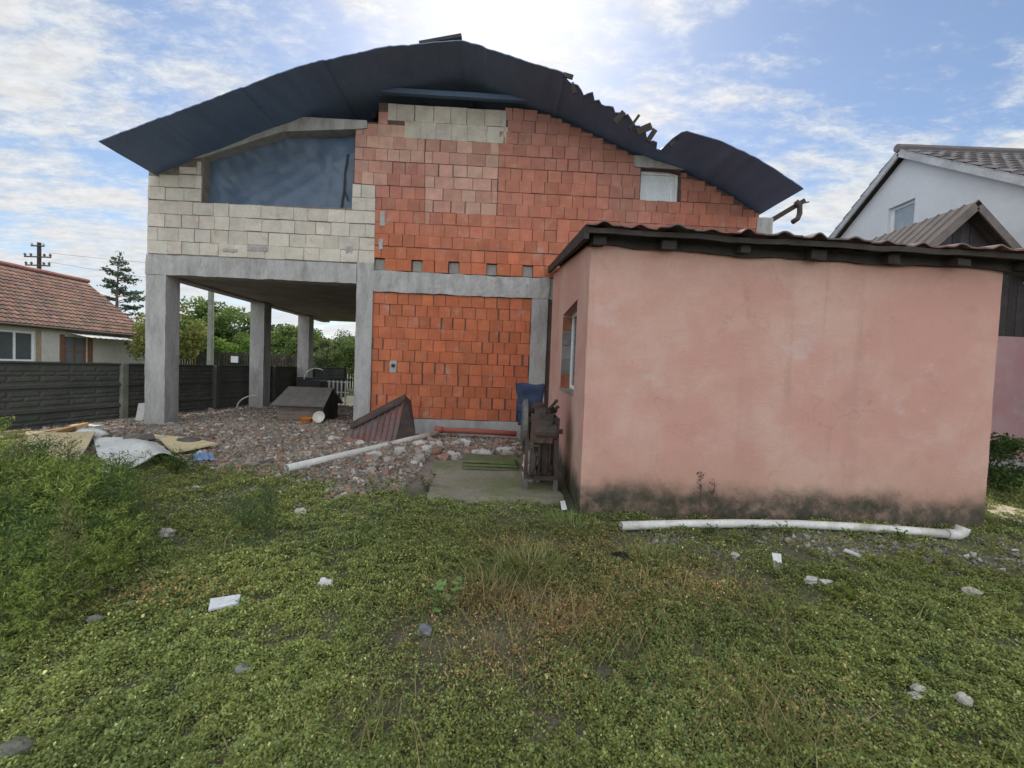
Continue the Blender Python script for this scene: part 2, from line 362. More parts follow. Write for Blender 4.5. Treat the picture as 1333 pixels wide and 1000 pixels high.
# ------------------------------------------------------------------ sky, sun
SUNPX = ray(655, -22); SUN = Vector(SUNPX).normalized()
EL = math.asin(SUN.z); AZ = math.atan2(SUN.x, SUN.y)
def build_world():
    w = bpy.data.worlds.new('World'); sc.world = w; w.use_nodes = True
    nt = w.node_tree; N = nt.nodes; L = nt.links
    for n in list(N): N.remove(n)
    out = N.new('ShaderNodeOutputWorld')
    sky = N.new('ShaderNodeTexSky'); sky.sky_type = 'NISHITA'; sky.sun_disc = False
    sky.sun_elevation = EL; sky.sun_rotation = AZ; sky.air_density = 1.0; sky.dust_density = .5; sky.ozone_density = 2.5
    b1 = N.new('ShaderNodeBackground'); b1.inputs[1].default_value = SKY_STR; L.new(sky.outputs[0], b1.inputs[0])
    tc = N.new('ShaderNodeTexCoord'); v = tc.outputs['Generated']
    sep = N.new('ShaderNodeSeparateXYZ'); L.new(v, sep.inputs[0])
    def mt(op, a, b=None):
        x = N.new('ShaderNodeMath'); x.operation = op
        for i, q in enumerate((a, b)):
            if q is None: continue
            if isinstance(q, (int, float)): x.inputs[i].default_value = q
            else: L.new(q, x.inputs[i])
        return x.outputs[0]
    zc = mt('ADD', mt('MAXIMUM', sep.outputs[2], 0.0), .16)
    cx = N.new('ShaderNodeCombineXYZ'); L.new(mt('DIVIDE', sep.outputs[0], zc), cx.inputs[0]); L.new(mt('DIVIDE', sep.outputs[1], zc), cx.inputs[1])
    def nz(scale, det, rg, dist=0, rot=0, st=(1, 1, 1), off=(0, 0, 0)):
        mp = N.new('ShaderNodeMapping'); mp.inputs['Rotation'].default_value = (0, 0, rot); mp.inputs['Scale'].default_value = st
        mp.inputs['Location'].default_value = off
        L.new(cx.outputs[0], mp.inputs[0])
        n = N.new('ShaderNodeTexNoise'); n.inputs['Scale'].default_value = scale; n.inputs['Detail'].default_value = det
        n.inputs['Roughness'].default_value = rg; n.inputs['Distortion'].default_value = dist; L.new(mp.outputs[0], n.inputs['Vector'])
        return n.outputs[0]
    def mapr(s, a, b, c=0, d=1):
        r = N.new('ShaderNodeMapRange'); r.interpolation_type = 'SMOOTHSTEP'
        for i, q in enumerate((a, b, c, d)): r.inputs[i+1].default_value = q
        L.new(s, r.inputs[0]); return r.outputs[0]
    big = nz(1.1, 3, .5, 0, .4, (1, 1, 1), (SKYOFF[0], SKYOFF[1], 0))
    mid = nz(3.0, 9, .62, .25, R(35), (1.0, 1.7, 1), (3.1, 1.2, 0))
    rip = nz(11, 8, .7, .2, R(-25), (1, 1.8, 1), (.3, 4.1, 0))
    cov = mt('ADD', mt('ADD', mt('MULTIPLY', big, 1.0), mt('MULTIPLY', mid, .75)), mt('MULTIPLY', rip, .48))
    # more cloud low down towards the horizon
    low = mapr(sep.outputs[2], .0, .55, .16, 0)
    # glow about the sun: thin cloud scatters light forwards
    dt = N.new('ShaderNodeVectorMath'); dt.operation = 'DOT_PRODUCT'; L.new(v, dt.inputs[0]); dt.inputs[1].default_value = SUN
    dsun = mt('MAXIMUM', dt.outputs['Value'], 0)
    g1 = mt('POWER', dsun, 12); g2 = mt('POWER', dsun, 110); g3 = mt('POWER', dsun, 1400)
    cov = mt('ADD', mt('ADD', cov, low), mt('MULTIPLY', g1, .06))
    mask = mapr(cov, COV0, COV1, 0.04, .96)
    back = mapr(sep.outputs[1], .5, -.45, 0, 1)                    # added fill light: unseen sky behind and overhead is brightened
    br = mt('ADD', mt('ADD', mt('MULTIPLY', mapr(rip, .3, .75, .84, 1.06), CLOUD), mt('MULTIPLY', g1, .10)), mt('MULTIPLY', back, BACK_FILL))
    mc = N.new('ShaderNodeMix'); mc.data_type = 'RGBA'; L.new(mapr(mid, .35, .7), mc.inputs[0])
    mc.inputs[6].default_value = (.86, .93, 1, 1); mc.inputs[7].default_value = (1, .985, .97, 1)
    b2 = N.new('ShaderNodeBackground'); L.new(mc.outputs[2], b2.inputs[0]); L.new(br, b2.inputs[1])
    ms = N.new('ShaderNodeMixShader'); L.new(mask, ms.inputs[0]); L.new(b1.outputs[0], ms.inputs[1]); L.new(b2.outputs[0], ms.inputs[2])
    b3 = N.new('ShaderNodeBackground'); b3.inputs[0].default_value = (1, .97, .92, 1)
    L.new(mt('ADD', mt('MULTIPLY', g2, .12), mt('MULTIPLY', g3, 3)), b3.inputs[1])
    ad = N.new('ShaderNodeAddShader'); L.new(ms.outputs[0], ad.inputs[0]); L.new(b3.outputs[0], ad.inputs[1])
    L.new(ad.outputs[0], out.inputs[0])
SKY_STR, CLOUD, BACK_FILL, COV0, COV1, SKYOFF = .095, .62, 1.25, 1.0, 1.30, (.6, .2)
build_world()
sl = bpy.data.lights.new('sun', 'SUN'); sl.energy = 3.0; sl.angle = R(.6); sl.color = (1, .95, .87)
so = bpy.data.objects.new('sun', sl); COL.objects.link(so)
so.rotation_euler = (-SUN).to_track_quat('-Z', 'Y').to_euler(); so.location = SUN*60
vs = sc.view_settings; vs.view_transform = 'Standard'; vs.look = 'None'; vs.gamma = 1; vs.use_curve_mapping = False
vs.exposure = 0.52
sc.display_settings.display_device = 'sRGB'
sc.cycles.max_bounces = 6; sc.cycles.diffuse_bounces = 4; sc.cycles.transparent_max_bounces = 8; sc.cycles.use_denoising = True

# ------------------------------------------------------------------ ground
def build_ground():
    def axis(lo, hi, fine_lo, fine_hi, st):
        a = list(np.arange(fine_lo, fine_hi, st)); x = fine_hi; d = st
        while x < hi: a.append(x); d *= 1.35; x += d
        a.append(hi); x = fine_lo; d = st; pre = []
        while x > lo: d *= 1.35; x -= d; pre.append(max(x, lo))
        return np.array(sorted(set(pre + a)))
    xs = axis(-600, 600, -9, 7.5, .11); ys = axis(-60, 900, 1.0, 11, .11)
    X, Y = np.meshgrid(xs, ys); Z = gh(X, Y)
    Z = np.where((np.abs(X) > 30) | (Y > 40), -.05, Z)
    V = np.stack([X, Y, Z], -1).reshape(-1, 3); W = len(xs)
    Fc = [(j*W+i, j*W+i+1, (j+1)*W+i+1, (j+1)*W+i) for j in range(len(ys)-1) for i in range(W-1)]
    n1 = vnoise(X, Y, 1.3, 21); n2 = vnoise(X, Y, 5, 22)
    soil = np.stack([.115+.04*n2, .095+.035*n2, .066+.025*n2], -1)
    grn = np.stack([.07+.02*n2, .085+.02*n1, .035+.01*n1], -1)
    k = np.clip(n1*1.3-.2, 0, 1)[..., None]; base = soil*(1-k)+grn*k
    gm = gravel_mask(X, Y)[..., None]
    grav = np.stack([.17+.05*n2, .135+.04*n2, .12+.03*n2], -1)
    base = base*(1-gm)+grav*gm
    far = sstep(14, 30, np.hypot(X, Y))[..., None]
    base = base*(1-far) + np.array([.075, .095, .035])*far
    m = mat('earth', attr=True, var=.3, scale=1.6, fine=22, fvar=.3, bump=.8, bscale=28, bdist=.02)
    o = link_mesh('ground', V, Fc, base.reshape(-1, 3), m, True); tag(o, kind='structure')
def gravel_mask(x, y):
    x = np.asarray(x, float); y = np.asarray(y, float)
    w = (vnoise(x, y, .9, 31)-.5)*1.1 + (vnoise(x, y, 3, 32)-.5)*.6
    edge = 5.55 - .12*(x+3.5) + w
    a = sstep(-.35, .35, y-edge)*(1-sstep(-.2, .5, x))*(1-sstep(13, 15.5, y))
    # earthy gravelly strip in front of the pink shed
    s = np.exp(-((y-3.95)/.38)**2)*sstep(.9, 1.6, x+w*.5)*.75*np.clip(vnoise(x, y, 2, 33)*2.2-.55, 0, 1)
    return np.clip(np.maximum(a, s), 0, 1)
build_ground()

PAD = [G(566, 600), G(700, 601), Vector((.66, 4.95, .02)), G(556, 652)]
def build_pad():
    mb = MB(); n = 14
    a, b, c, d = [Vector((p.x, p.y, 0)) for p in PAD]
    def top(u, v):
        p = a.lerp(b, u).lerp(d.lerp(c, u), v)
        k = .06*mnoise.noise(Vector((p.x*3, p.y*3, 1)))
        e = 1 if (u in (0, 1) or v in (0, 1)) else 0
        return (p.x+k*e, p.y+k*e, float(gh(p.x, p.y))*.5+.075+.008*mnoise.noise(p*4))
    mb.grid(top, n, n, thick=(0, 0, -.12))
    o = solo(mb, 'concrete_pad', M['pad'], None, None, kind='structure')
build_pad()

# ------------------------------------------------------------------ the unfinished house
D0, KF = 9.2, .04
HR = math.atan(KF)
hM = Matrix.Translation((0, D0, 0)) @ Matrix.Rotation(HR, 4, 'Z'); hI = hM.inverted()
def Fl(px, py, y=0.0):
    """pixel -> local (u, v) on the house plane local y"""
    o = hI @ CAMP; d = hI.to_3x3() @ ray(px, py)
    t = (y-o.y)/d.y; p = o + d*t; return (p.x, p.z)
house = thing('unfinished_house', 'unfinished two storey house of orange hollow brick with torn dark roof', 'house', (0, D0, 0), HR)
def hpart(mb, name, m, parent=house, **k): return part(mb, name, m, parent, world=False, **k)

# main levels
uL = Fl(191, 340)[0]; uM0 = Fl(465, 380)[0]; uM1 = Fl(486, 385)[0]; uR0 = Fl(692, 400)[0]; uR1 = Fl(713, 400)[0]; uE = Fl(1006, 285)[0]
vBt = (Fl(191, 329)[1]+Fl(485, 347)[1])/2; vBb = (Fl(205, 356)[1]+Fl(465, 371)[1])/2
vB2t = (Fl(486, 353)[1]+Fl(705, 362)[1])/2; vB2b = (Fl(486, 380)[1]+Fl(700, 389)[1])/2
vP = (Fl(500, 545)[1]+Fl(690, 548)[1])/2
BACK_Y = 9.0

# roof profile on the front edge plane (local y = -OV)
OV = 1.25
RP = [(128,185),(272,131),(300,120),(367,95),(420,79),(490,63.5),(565,55),(600,53),
      (630,62),(742,98),(790,121),(840,146),(885,167),(940,185),(985,206),(1015,225),(1046,246)]
RPl = [Fl(x, y, -OV) for x, y in RP]
RPx = np.array([p[0] for p in RPl]); RPz = np.array([p[1] for p in RPl])
def zroof(u): return float(np.interp(u, RPx, RPz))

def poly_px(pts, y=0): return [Fl(a, b, y) for a, b in pts]
def intervals(poly, v):
    xs = []; n = len(poly)
    for i in range(n):
        (x0, y0), (x1, y1) = poly[i], poly[(i+1) % n]
        if (y0 > v) != (y1 > v): xs.append(x0+(v-y0)*(x1-x0)/(y1-y0))
    xs.sort(); return [(xs[i], xs[i+1]) for i in range(0, len(xs)-1, 2)]
def subtract(iv, hole):
    out = []
    for a, b in iv:
        cur = [(a, b)]
        for h0, h1 in hole:
            nxt = []
            for p, q in cur:
                if h1 <= p or h0 >= q: nxt.append((p, q)); continue
                if h0 > p: nxt.append((p, h0))
                if h1 < q: nxt.append((h1, q))
            cur = nxt
        out += cur
    return out
def brick(mb, u0, u1, v0, v1, y, col, bev=.004, joint=.0025, vj=.004):
    joint = joint*random.choice((.4, 1, 1, 2)); a, b = u0+vj*random.random()*1.2, u1-vj; c, d = v0+joint, v1-joint
    if b-a < .03 or d-c < .03: return
    y = min(y, .004)
    t = random.uniform(-.004, .004); t2 = random.uniform(-.004, .004); yt = random.uniform(-.004, .004)
    o = [(a, .03, c+t), (b, .03, c+t2), (b, .03, d+t2), (a, .03, d+t)]
    i = [(a, y+bev+yt, c+t), (b, y+bev, c+t2), (b, y+bev+yt, d+t2), (a, y+bev, d+t)]
    f = [(a+bev, y+yt, c+t+bev), (b-bev, y, c+t2+bev), (b-bev, y+yt, d+t2-bev), (a+bev, y, d+t-bev)]
    mb.add(o+i+f, [(8,9,10,11)] + [(4+k, 4+(k+1) % 4, 8+(k+1) % 4, 8+k) for k in range(4)] + [(k, (k+1) % 4, 4+(k+1) % 4, 4+k) for k in range(4)], col)
def lay(mb, poly, rowh, bw, colf, v0, v1, holes=(), wj=.12, yj=.006, vj=.004, joint=.0025, roofclip=True, start=0, ybase=0):
    n = int(round((v1-v0)/rowh))
    for r in range(n):
        a = v0+r*rowh; b = a+rowh; vm = (a+b)/2
        iv = intervals(poly, vm)
        for h in holes: iv = subtract(iv, intervals(h, vm))
        sag = random.uniform(-.006, .006)
        for p, q in iv:
            x = p; first = True
            while x < q-.04:
                w = bw*(1+random.uniform(-wj, wj))
                if first: w *= (.55 if (r+start) % 2 else 1.0); first = False
                x1 = min(x+w, q)
                if q-x1 < .08: x1 = q
                top = b
                if roofclip:
                    zr = min(zroof(x), zroof(x1))-.03
                    if a > zr-.06: x = x1; continue
                    top = min(b, zr)
                jv = vj*random.choice((.3, .6, 1, 1.8, 3.2))
                brick(mb, x, x1, a+sag, top+sag, ybase+random.uniform(-yj, yj)+0, colf((x+x1)/2, vm), vj=jv, joint=joint)
                x = x1
def inpoly(poly, u, v):
    return any(a <= u <= b for a, b in intervals(poly, v))

ORANGE = (.41, .128, .063); RED = (.34, .165, .13); TAN = (.43, .265, .20); WHITE = (.48, .435, .37); PINKB = (.42, .235, .185)
# --- polygons (from the photograph, on the house front plane)
OPEN = poly_px([(262, 264), (265, 204), (368, 171), (463, 167), (458, 271)])
P_white = poly_px([(191, 335), (193, 214), (262, 200), (262, 264), (458, 271), (459, 240), (489, 240), (487, 351)])
P_up = poly_px([(487, 352), (489, 240), (461, 240), (463, 160), (508, 150), (508, 137), (690, 140), (760, 150), (860, 205), (960, 238), (988, 262), (992, 380)])
WIN = poly_px([(833, 267), (834, 219), (887, 221), (886, 268)])
Z_tan = poly_px([(553, 178), (650, 176), (647, 286), (553, 284)])
Z_pink = poly_px([(461, 240), (463, 160), (553, 160), (553, 215), (520, 217), (500, 240)])
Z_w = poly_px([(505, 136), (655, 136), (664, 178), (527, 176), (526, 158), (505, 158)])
def blk_white(u, v): return jit(WHITE, .09)
def col_up(u, v):
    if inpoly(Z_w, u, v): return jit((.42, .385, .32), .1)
    if inpoly(Z_tan, u, v) or inpoly(Z_pink, u, v):
        return jit(random.choice((TAN, TAN, PINKB, (.37, .20, .15))), .1)
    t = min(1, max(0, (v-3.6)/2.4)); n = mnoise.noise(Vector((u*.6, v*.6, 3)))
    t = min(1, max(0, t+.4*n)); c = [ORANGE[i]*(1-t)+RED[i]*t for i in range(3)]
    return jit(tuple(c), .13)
def col_low(u, v):
    return jit((ORANGE[0]*(1+.08*mnoise.noise(Vector((u, v, 0)))), ORANGE[1], ORANGE[2]), .13)

# vents in the bottom course
VENT = [Fl(494, 344), Fl(543, 346), Fl(591, 348.5), Fl(640, 351), Fl(687, 353)]
VH = []
row0 = vB2t+.02
for (u, v) in VENT:
    VH.append([(u-.11, row0+.01), (u+.11, row0+.01), (u+.11, row0+.235), (u-.11, row0+.235)])
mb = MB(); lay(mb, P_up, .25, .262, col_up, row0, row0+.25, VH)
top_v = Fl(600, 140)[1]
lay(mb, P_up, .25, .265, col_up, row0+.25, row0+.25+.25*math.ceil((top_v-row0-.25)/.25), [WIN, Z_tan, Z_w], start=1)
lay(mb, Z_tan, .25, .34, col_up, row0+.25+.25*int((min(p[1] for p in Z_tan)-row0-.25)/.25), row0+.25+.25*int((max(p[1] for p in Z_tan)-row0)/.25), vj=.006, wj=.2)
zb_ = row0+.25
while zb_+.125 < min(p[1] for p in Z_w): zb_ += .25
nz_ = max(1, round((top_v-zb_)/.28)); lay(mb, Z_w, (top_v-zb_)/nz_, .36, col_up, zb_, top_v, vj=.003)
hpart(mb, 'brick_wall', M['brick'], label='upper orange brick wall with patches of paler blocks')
mb = MB(); n = int(round((vB2b-vP)/.25)); rh = (vB2b-vP-.01)/n
P_low = [(uM1, vP), (uR0, vP), (uR0, vB2b), (uM1, vB2b)]
SOCK = Fl(512, 477); HS = [(SOCK[0]-.06, SOCK[1]-.12), (SOCK[0]+.06, SOCK[1]-.12), (SOCK[0]+.06, SOCK[1]+.12), (SOCK[0]-.06, SOCK[1]+.12)]
lay(mb, P_low, rh, .252, col_low, vP, vP+rh*n, (), roofclip=False, vj=.008, yj=.008)
hpart(mb, 'brick_wall', M['brick'], label='lower bright orange hollow brick wall')
mb = MB(); lay(mb, P_white, .273, .36, blk_white, vBt+.02, vBt+.02+.273*10, (), vj=.003, joint=.006, yj=.007, wj=.22)
hpart(mb, 'block_wall', M['brick'], label='cream aerated block wall around the tarp covered opening')
# recess patch of mortar and a socket box on the lower wall
mb = MB(); mb.nbox((SOCK[0]-.07, -.016, SOCK[1]-.13), (SOCK[0]+.07, .0, SOCK[1]+.12), .04, .01, 9)
sb = hpart(mb, 'mortar_patch', M['concrete'])
mb = MB(); mb.box((SOCK[0]-.035, -.03, SOCK[1]-.02), (SOCK[0]+.035, -.012, SOCK[1]+.05)); hpart(mb, 'socket_box', M['black'], sb)
for px_, py_, w_, h_ in ((300, 326, .28, .05), (335, 324, .4, .09), (455, 326, .14, .16), (498, 285, .1, .3), (496, 318, .08, .22)):
    u, v = Fl(px_, py_); mb = MB(); mb.nbox((u-w_/2, -.014, v-h_/2), (u+w_/2, .004, v+h_/2), .05, .014, 7, seed=px_); hpart(mb, 'mortar_patch', M['concrete'])
for u, v in VENT:
    mb = MB(); mb.box((u-.105, .06, row0+.012), (u+.105, .09, row0+.232)); hpart(mb, 'vent_hole', M['slab'])

# cores (mortar) behind the faces
cy0, cy1 = .014, .30
mb = MB()
op = OPEN
lft = [(uL+.01, vBt), (op[0][0], vBt), (op[0][0], op[0][1]), (op[1][0], op[1][1]), (op[1][0], Fl(265, 196)[1]), (uL+.01, Fl(205, 211)[1])]
mb.prism(lft, cy0, cy1)
mb.prism([(op[0][0], vBt), (uM1, vBt), (uM1, op[4][1]), (op[4][0], op[4][1]), (op[0][0], op[0][1])], cy0, cy1)
hpart(mb, 'mortar_bed', M['wmortar'])
mb = MB()
wl, wr = WIN[0][0], WIN[2][0]; wb, wt = (WIN[0][1]+WIN[3][1])/2, (WIN[1][1]+WIN[2][1])/2
def toppts(a, b, lim):
    us = np.linspace(a, b, 24); return [(u, min(zroof(u)-.06, lim)) for u in us]
wcore0 = uM1+.005
for a, b, lo in ((wcore0, wl, row0+.25), (wl, wr, None), (wr, uE-.3, row0+.25)):
    if lo is None:
        mb.prism([(a, row0+.25), (b, row0+.25), (b, wb), (a, wb)], cy0, cy1)
        mb.prism([(a, wt), (b, wt)] + toppts(a, b, top_v)[::-1], cy0, cy1)
    else:
        mb.prism([(a, lo), (b, lo)] + toppts(a, b, top_v)[::-1], cy0, cy1)
mb.prism([(op[4][0], op[4][1]), (wcore0, op[4][1]), (wcore0, op[3][1]+.15), (op[3][0], op[3][1]+.15)], cy0, cy1)
mb.prism([(wcore0, vB2t), (uE-.3, vB2t), (uE-.3, row0+.25), (wcore0, row0+.25)], .095, cy1)
mb.prism([(uM1, vP), (uR0, vP), (uR0, vB2b), (uM1, vB2b)], cy0, cy1)
hpart(mb, 'mortar_bed', M['mortar'])
# hidden masonry: side, back and inner walls, floor
mb = MB()
mb.box((uL+.02, cy1, vBt), (uL+.27, BACK_Y, vBt+1.75)); mb.box((uE-.3, cy1, .0), (uE, BACK_Y, zroof(uE)-.1))
mb.box((uL+.27, BACK_Y-.25, vBt), (uE-.3, BACK_Y, 5.2)); mb.box((uM1, BACK_Y-.25, 0), (uE-.3, BACK_Y, vBt-.3))
mb.box((uM1, cy1, 0.0), (uM1+.25, BACK_Y-.25, vBb)); mb.box((uR1, .02, 0), (uE-.3, .25, vB2b))
hpart(mb, 'inner_wall', M['mortar'])
# slab and beams
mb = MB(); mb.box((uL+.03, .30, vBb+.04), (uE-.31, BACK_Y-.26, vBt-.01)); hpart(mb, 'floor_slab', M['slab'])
mb = MB(); mb.nbox((uL, -.03, vBb), (uM0-.01, .30, vBt), .09, .013, 4); mb.nbox((uL, .30, vBb), (uL+.3, BACK_Y, vBt), .3, .008); hpart(mb, 'concrete_beam', M['concrete'], smooth=False)
mb = MB(); mb.nbox((uM1-.01, -.04, vB2b), (uR1+.02, .28, vB2t), .07, .018, 4, seed=3); mb.box((uR1+.02, 0, vB2b), (uE, .27, vB2t)); hpart(mb, 'concrete_beam', M['concrete'])
# columns
gz = .0
def colm(x0, x1, y0, y1, z0, z1, seed): 
    m_ = MB(); m_.nbox((x0, y0, z0), (x1, y1, z1), .09, .006, 3.5, seed=seed); return hpart(m_, 'column', M['concrete'])
cw = .40
colm(uL, uL+cw, -.02, cw-.02, gz, vBb+.005, 1)
colm(uM0, uM1, -.045, .30, gz, vBt+.03, 2)
colm(uR0, uR1, -.03, .27, gz, vB2b+.005, 4)
for px, pyt, seed in ((345, 396, 5), (418, 413, 6)):
    d = hI.to_3x3() @ ray(px, pyt); o_ = hI @ CAMP; t = (vBb-o_.z)/d.z; p = o_+d*t
    colm(uL+.0, uL+cw, p.y-.2, p.y+.2, gz, vBb+.005, seed)
colm(uM0, uM1, BACK_Y-.65, BACK_Y-.26, gz, vBb, 8)
e0 = Fl(985, 285)[0]
mb = MB(); mb.nbox((e0, -.02, vB2t), (uE, .26, zroof(uE-.2)-.1), .15, .01, seed=9); hpart(mb, 'column', M['concrete'])
# plinth
mb = MB(); mb.nbox((uM1+.0, -.07, -.05), (uR1, .27, vP-.005), .15, .012, 2, seed=11); hpart(mb, 'plinth', M['concrete'])
# sloped ring beam over the tarp opening
bp = poly_px([(205, 214), (205, 203), (268, 183), (366, 152), (478, 158), (478, 168), (463, 169), (368, 172.5), (265, 206)])
mb = MB(); mb.prism(bp, -.035, .29); hpart(mb, 'ring_beam', M['concrete'])
# tarp in the opening
tl = [Fl(255, 272, .12), Fl(475, 280, .12), Fl(475, 160, .12), Fl(255, 198, .12)]
cav = [Fl(262, 270, .1), Fl(262, 206, .1)]
def tarp(s, t):
    b0 = Vector((op[0][0]-.08, 0, op[0][1]-.03)); b1 = Vector((op[4][0]+.06, 0, op[4][1]-.03))
    u = b0.x+(b1.x-b0.x)*s
    zt = float(np.interp(u, [op[1][0], op[2][0], op[3][0]], [op[1][1], op[2][1], op[3][1]]))+.03
    zb = b0.z+(b1.z-b0.z)*s; z = zb+(zt-zb)*t
    w = .035*mnoise.noise(Vector((u*1.1+z*1.5, z*.5, 2))) + .022*math.sin((u*2.2-z*3.2)+2*mnoise.noise(Vector((u, z, 7))))
    w += .03*mnoise.noise(Vector((u*4+z*3, z*2-u, 5))) + .022*abs(mnoise.noise(Vector((u*1.6-z*2.6, u*.4, 11)))) + .012*mnoise.noise(Vector((u*9+z*6, z*5, 3))) + .05*math.sin(math.pi*s)*math.sin(math.pi*t)
    w += .03*math.exp(-((u-(b0.x+2.45+.25*t))/.05)**2)*(1-t)
    return (u, .20+w, z)
mb = MB(); mb.grid(tarp, 70, 40, thick=(0, .01, 0)); tp = hpart(mb, 'tarpaulin', M['tarp'], smooth=True, label='dark blue tarp stretched over the large window opening')
mb = MB(); q = [tarp(.885, .02), tarp(.905, .3), tarp(.91, .5), tarp(.93, .72)]
for a, b in zip(q[:-1], q[1:]): mb.bar((a[0], a[1]-.03, a[2]), (b[0], b[1]-.03, b[2]), .035, .012, (0, 1, 0))
q = [tarp(.905, .3), tarp(.935, .15)]
mb.bar((q[0][0], q[0][1]-.03, q[0][2]), (q[1][0], q[1][1]-.03, q[1][2]), .025, .012, (0, 1, 0))
hpart(mb, 'tear', M['black'], tp)
# upper window with white covering and lintel
mb = MB(); mb.nbox((wl-.18, -.03, wt), (wr+.25, .013, wt+.24), .15, .006); hpart(mb, 'lintel', M['concrete'])
mb = MB(); mb.box((wl+.005, .15, wb), (wl+.06, .21, wt)); mb.box((wr-.06, .15, wb), (wr-.005, .21, wt)); mb.box((wl+.06, .15, wb), (wr-.06, .21, wb+.06)); mb.box((wl+.06, .15, wt-.06), (wr-.06, .21, wt))
mb.box((wr-.16, .16, wb+.06), (wr-.11, .2, wt-.06))
w_ = hpart(mb, 'window', M['white'])
mb = MB(); mb.box((wl+.05, .185, wb+.05), (wr-.05, .2, wt-.05)); hpart(mb, 'cover_board', M['board'], w_)
# roof sheet
def yfront(px):
    P = [(128, -OV), (739, -OV), (745, -1.1), (790, -1.0), (832, -.9), (850, -.8), (862, -.69), (872, -.6), (880, -.47), (884, -.75), (888, -1.08), (895, -1.22), (940, -OV), (1046, -OV)]
    return float(np.interp(px, [a for a, _ in P], [b for _, b in P]))
mb = MB(); rows = []
NX = 190; PXs = np.linspace(128, 1046, NX)
ys = [None, -.7, -.2, .4, 2, 4, 6, BACK_Y+.6]
rj = random.Random(5)
prof = []
for px in PXs:
    k = np.interp(px, [p[0] for p in RP], range(len(RP))); i = int(min(k, len(RP)-2)); t = k-i
    u = RPl[i][0]*(1-t)+RPl[i+1][0]*t; v = RPl[i][1]*(1-t)+RPl[i+1][1]*t
    seg = int(px//72); v += .014*(((px/105) % 1)-.5) if px < 740 else 0   # lapped sheets: small steps
    prof.append((u, v, px))
top = []; bot = []
NY = 16
for (u, v, px) in prof:
    yf = yfront(px)
    torn = 738 < px < 884
    yf += rj.uniform(-.10, .10) if torn else rj.uniform(-.006, .006)
    for j in range(NY+1):
        t = (j/NY)**1.6; y = yf+(BACK_Y+.6-yf)*t
        w = .018*mnoise.noise(Vector((u*1.4, y*1.2, 4)))+.012*mnoise.noise(Vector((u*5, y*1.5, 1)))
        if torn and j == 0: w -= rj.uniform(0, .06)
        bot.append((u, y, v+w)); top.append((u, y, v+w+.016))
W = NY+1; n = len(prof); o = len(bot)
fs = []
for i in range(n-1):
    for j in range(NY):
        a = i*W+j; fs.append((a, a+1, a+W+1, a+W)); fs.append((o+a, o+a+W, o+a+W+1, o+a+1))
for i in range(n-1): a = i*W; fs.append((a, a+W, o+a+W, o+a)); a += NY; fs.append((a, o+a, o+a+W, a+W))
for j in range(NY): fs.append((j, o+j, o+j+1, j+1)); a = (n-1)*W+j; fs.append((a, a+1, o+a+1, o+a))
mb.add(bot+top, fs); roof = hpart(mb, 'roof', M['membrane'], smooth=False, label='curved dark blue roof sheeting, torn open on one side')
# ridge board and broken battens
def hl(px, py, y): u, v = Fl(px, py, y); return Vector((u, y, v))
mb = MB(); mb.bar(hl(546, 58, -1.1), hl(601, 48, -1.1), .10, .06, (0, 0, 1)); hpart(mb, 'broken_plank', M['timber'], roof)
for a, b, y, w in (((819, 168), (832, 150), -.88, .05), ((829, 172), (848, 164), -.84, .13), ((843, 184), (853, 169), -.72, .10), ((748, 122), (744, 108), -1.08, .08), ((800, 160), (812, 146), -.97, .10),
                   ((872, 190), (884, 177), -.95, .06), ((733, 97), (746, 101), -1.2, .08)):
    mb = MB(); mb.bar(hl(*a, y), hl(*b, y), w, .03, (0, 1, 0)); hpart(mb, 'broken_batten', M['timber'], roof)
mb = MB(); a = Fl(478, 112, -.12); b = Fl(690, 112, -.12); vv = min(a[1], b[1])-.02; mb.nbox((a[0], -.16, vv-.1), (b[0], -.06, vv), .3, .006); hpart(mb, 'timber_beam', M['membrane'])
mb = MB()
for uu in np.linspace(uL+.3, uE-.4, 13):
    mb.bar((uu, .35, zroof(uu)-.12), (uu, BACK_Y-.4, zroof(uu)-.12), .08, .12)
hpart(mb, 'rafter', M['timber'])
# outrigger and hanging downpipe at the far eave
mb = MB(); mb.bar(hl(1004, 287, .1), hl(1046, 262, .1), .12, .1); hpart(mb, 'eave_board', M['timber'])
mb = MB(); q = [hl(1036, 262, 0), hl(1041, 268, 0), hl(1041, 278, 0), hl(1038, 285, 0), hl(1032, 289, 0)]; mb.tube(q, .055, 10); mb.tube([hl(1038, 266, 0), hl(1053, 263, 0)], .015, 6); hpart(mb, 'downpipe', M['darkmetal'], smooth=True)

# ------------------------------------------------------------------ pink shed
SX0, SX1, SY0, SY1 = .78, 5.15, 4.60, 9.05
shed = thing('pink_shed', 'pink rendered shed with damp stained foot and corrugated roof', 'shed', (SX0+2.2, SY0, 0))
zF = lambda x: 2.93-.022*(x-SX0)
mb = MB(); wth = .24
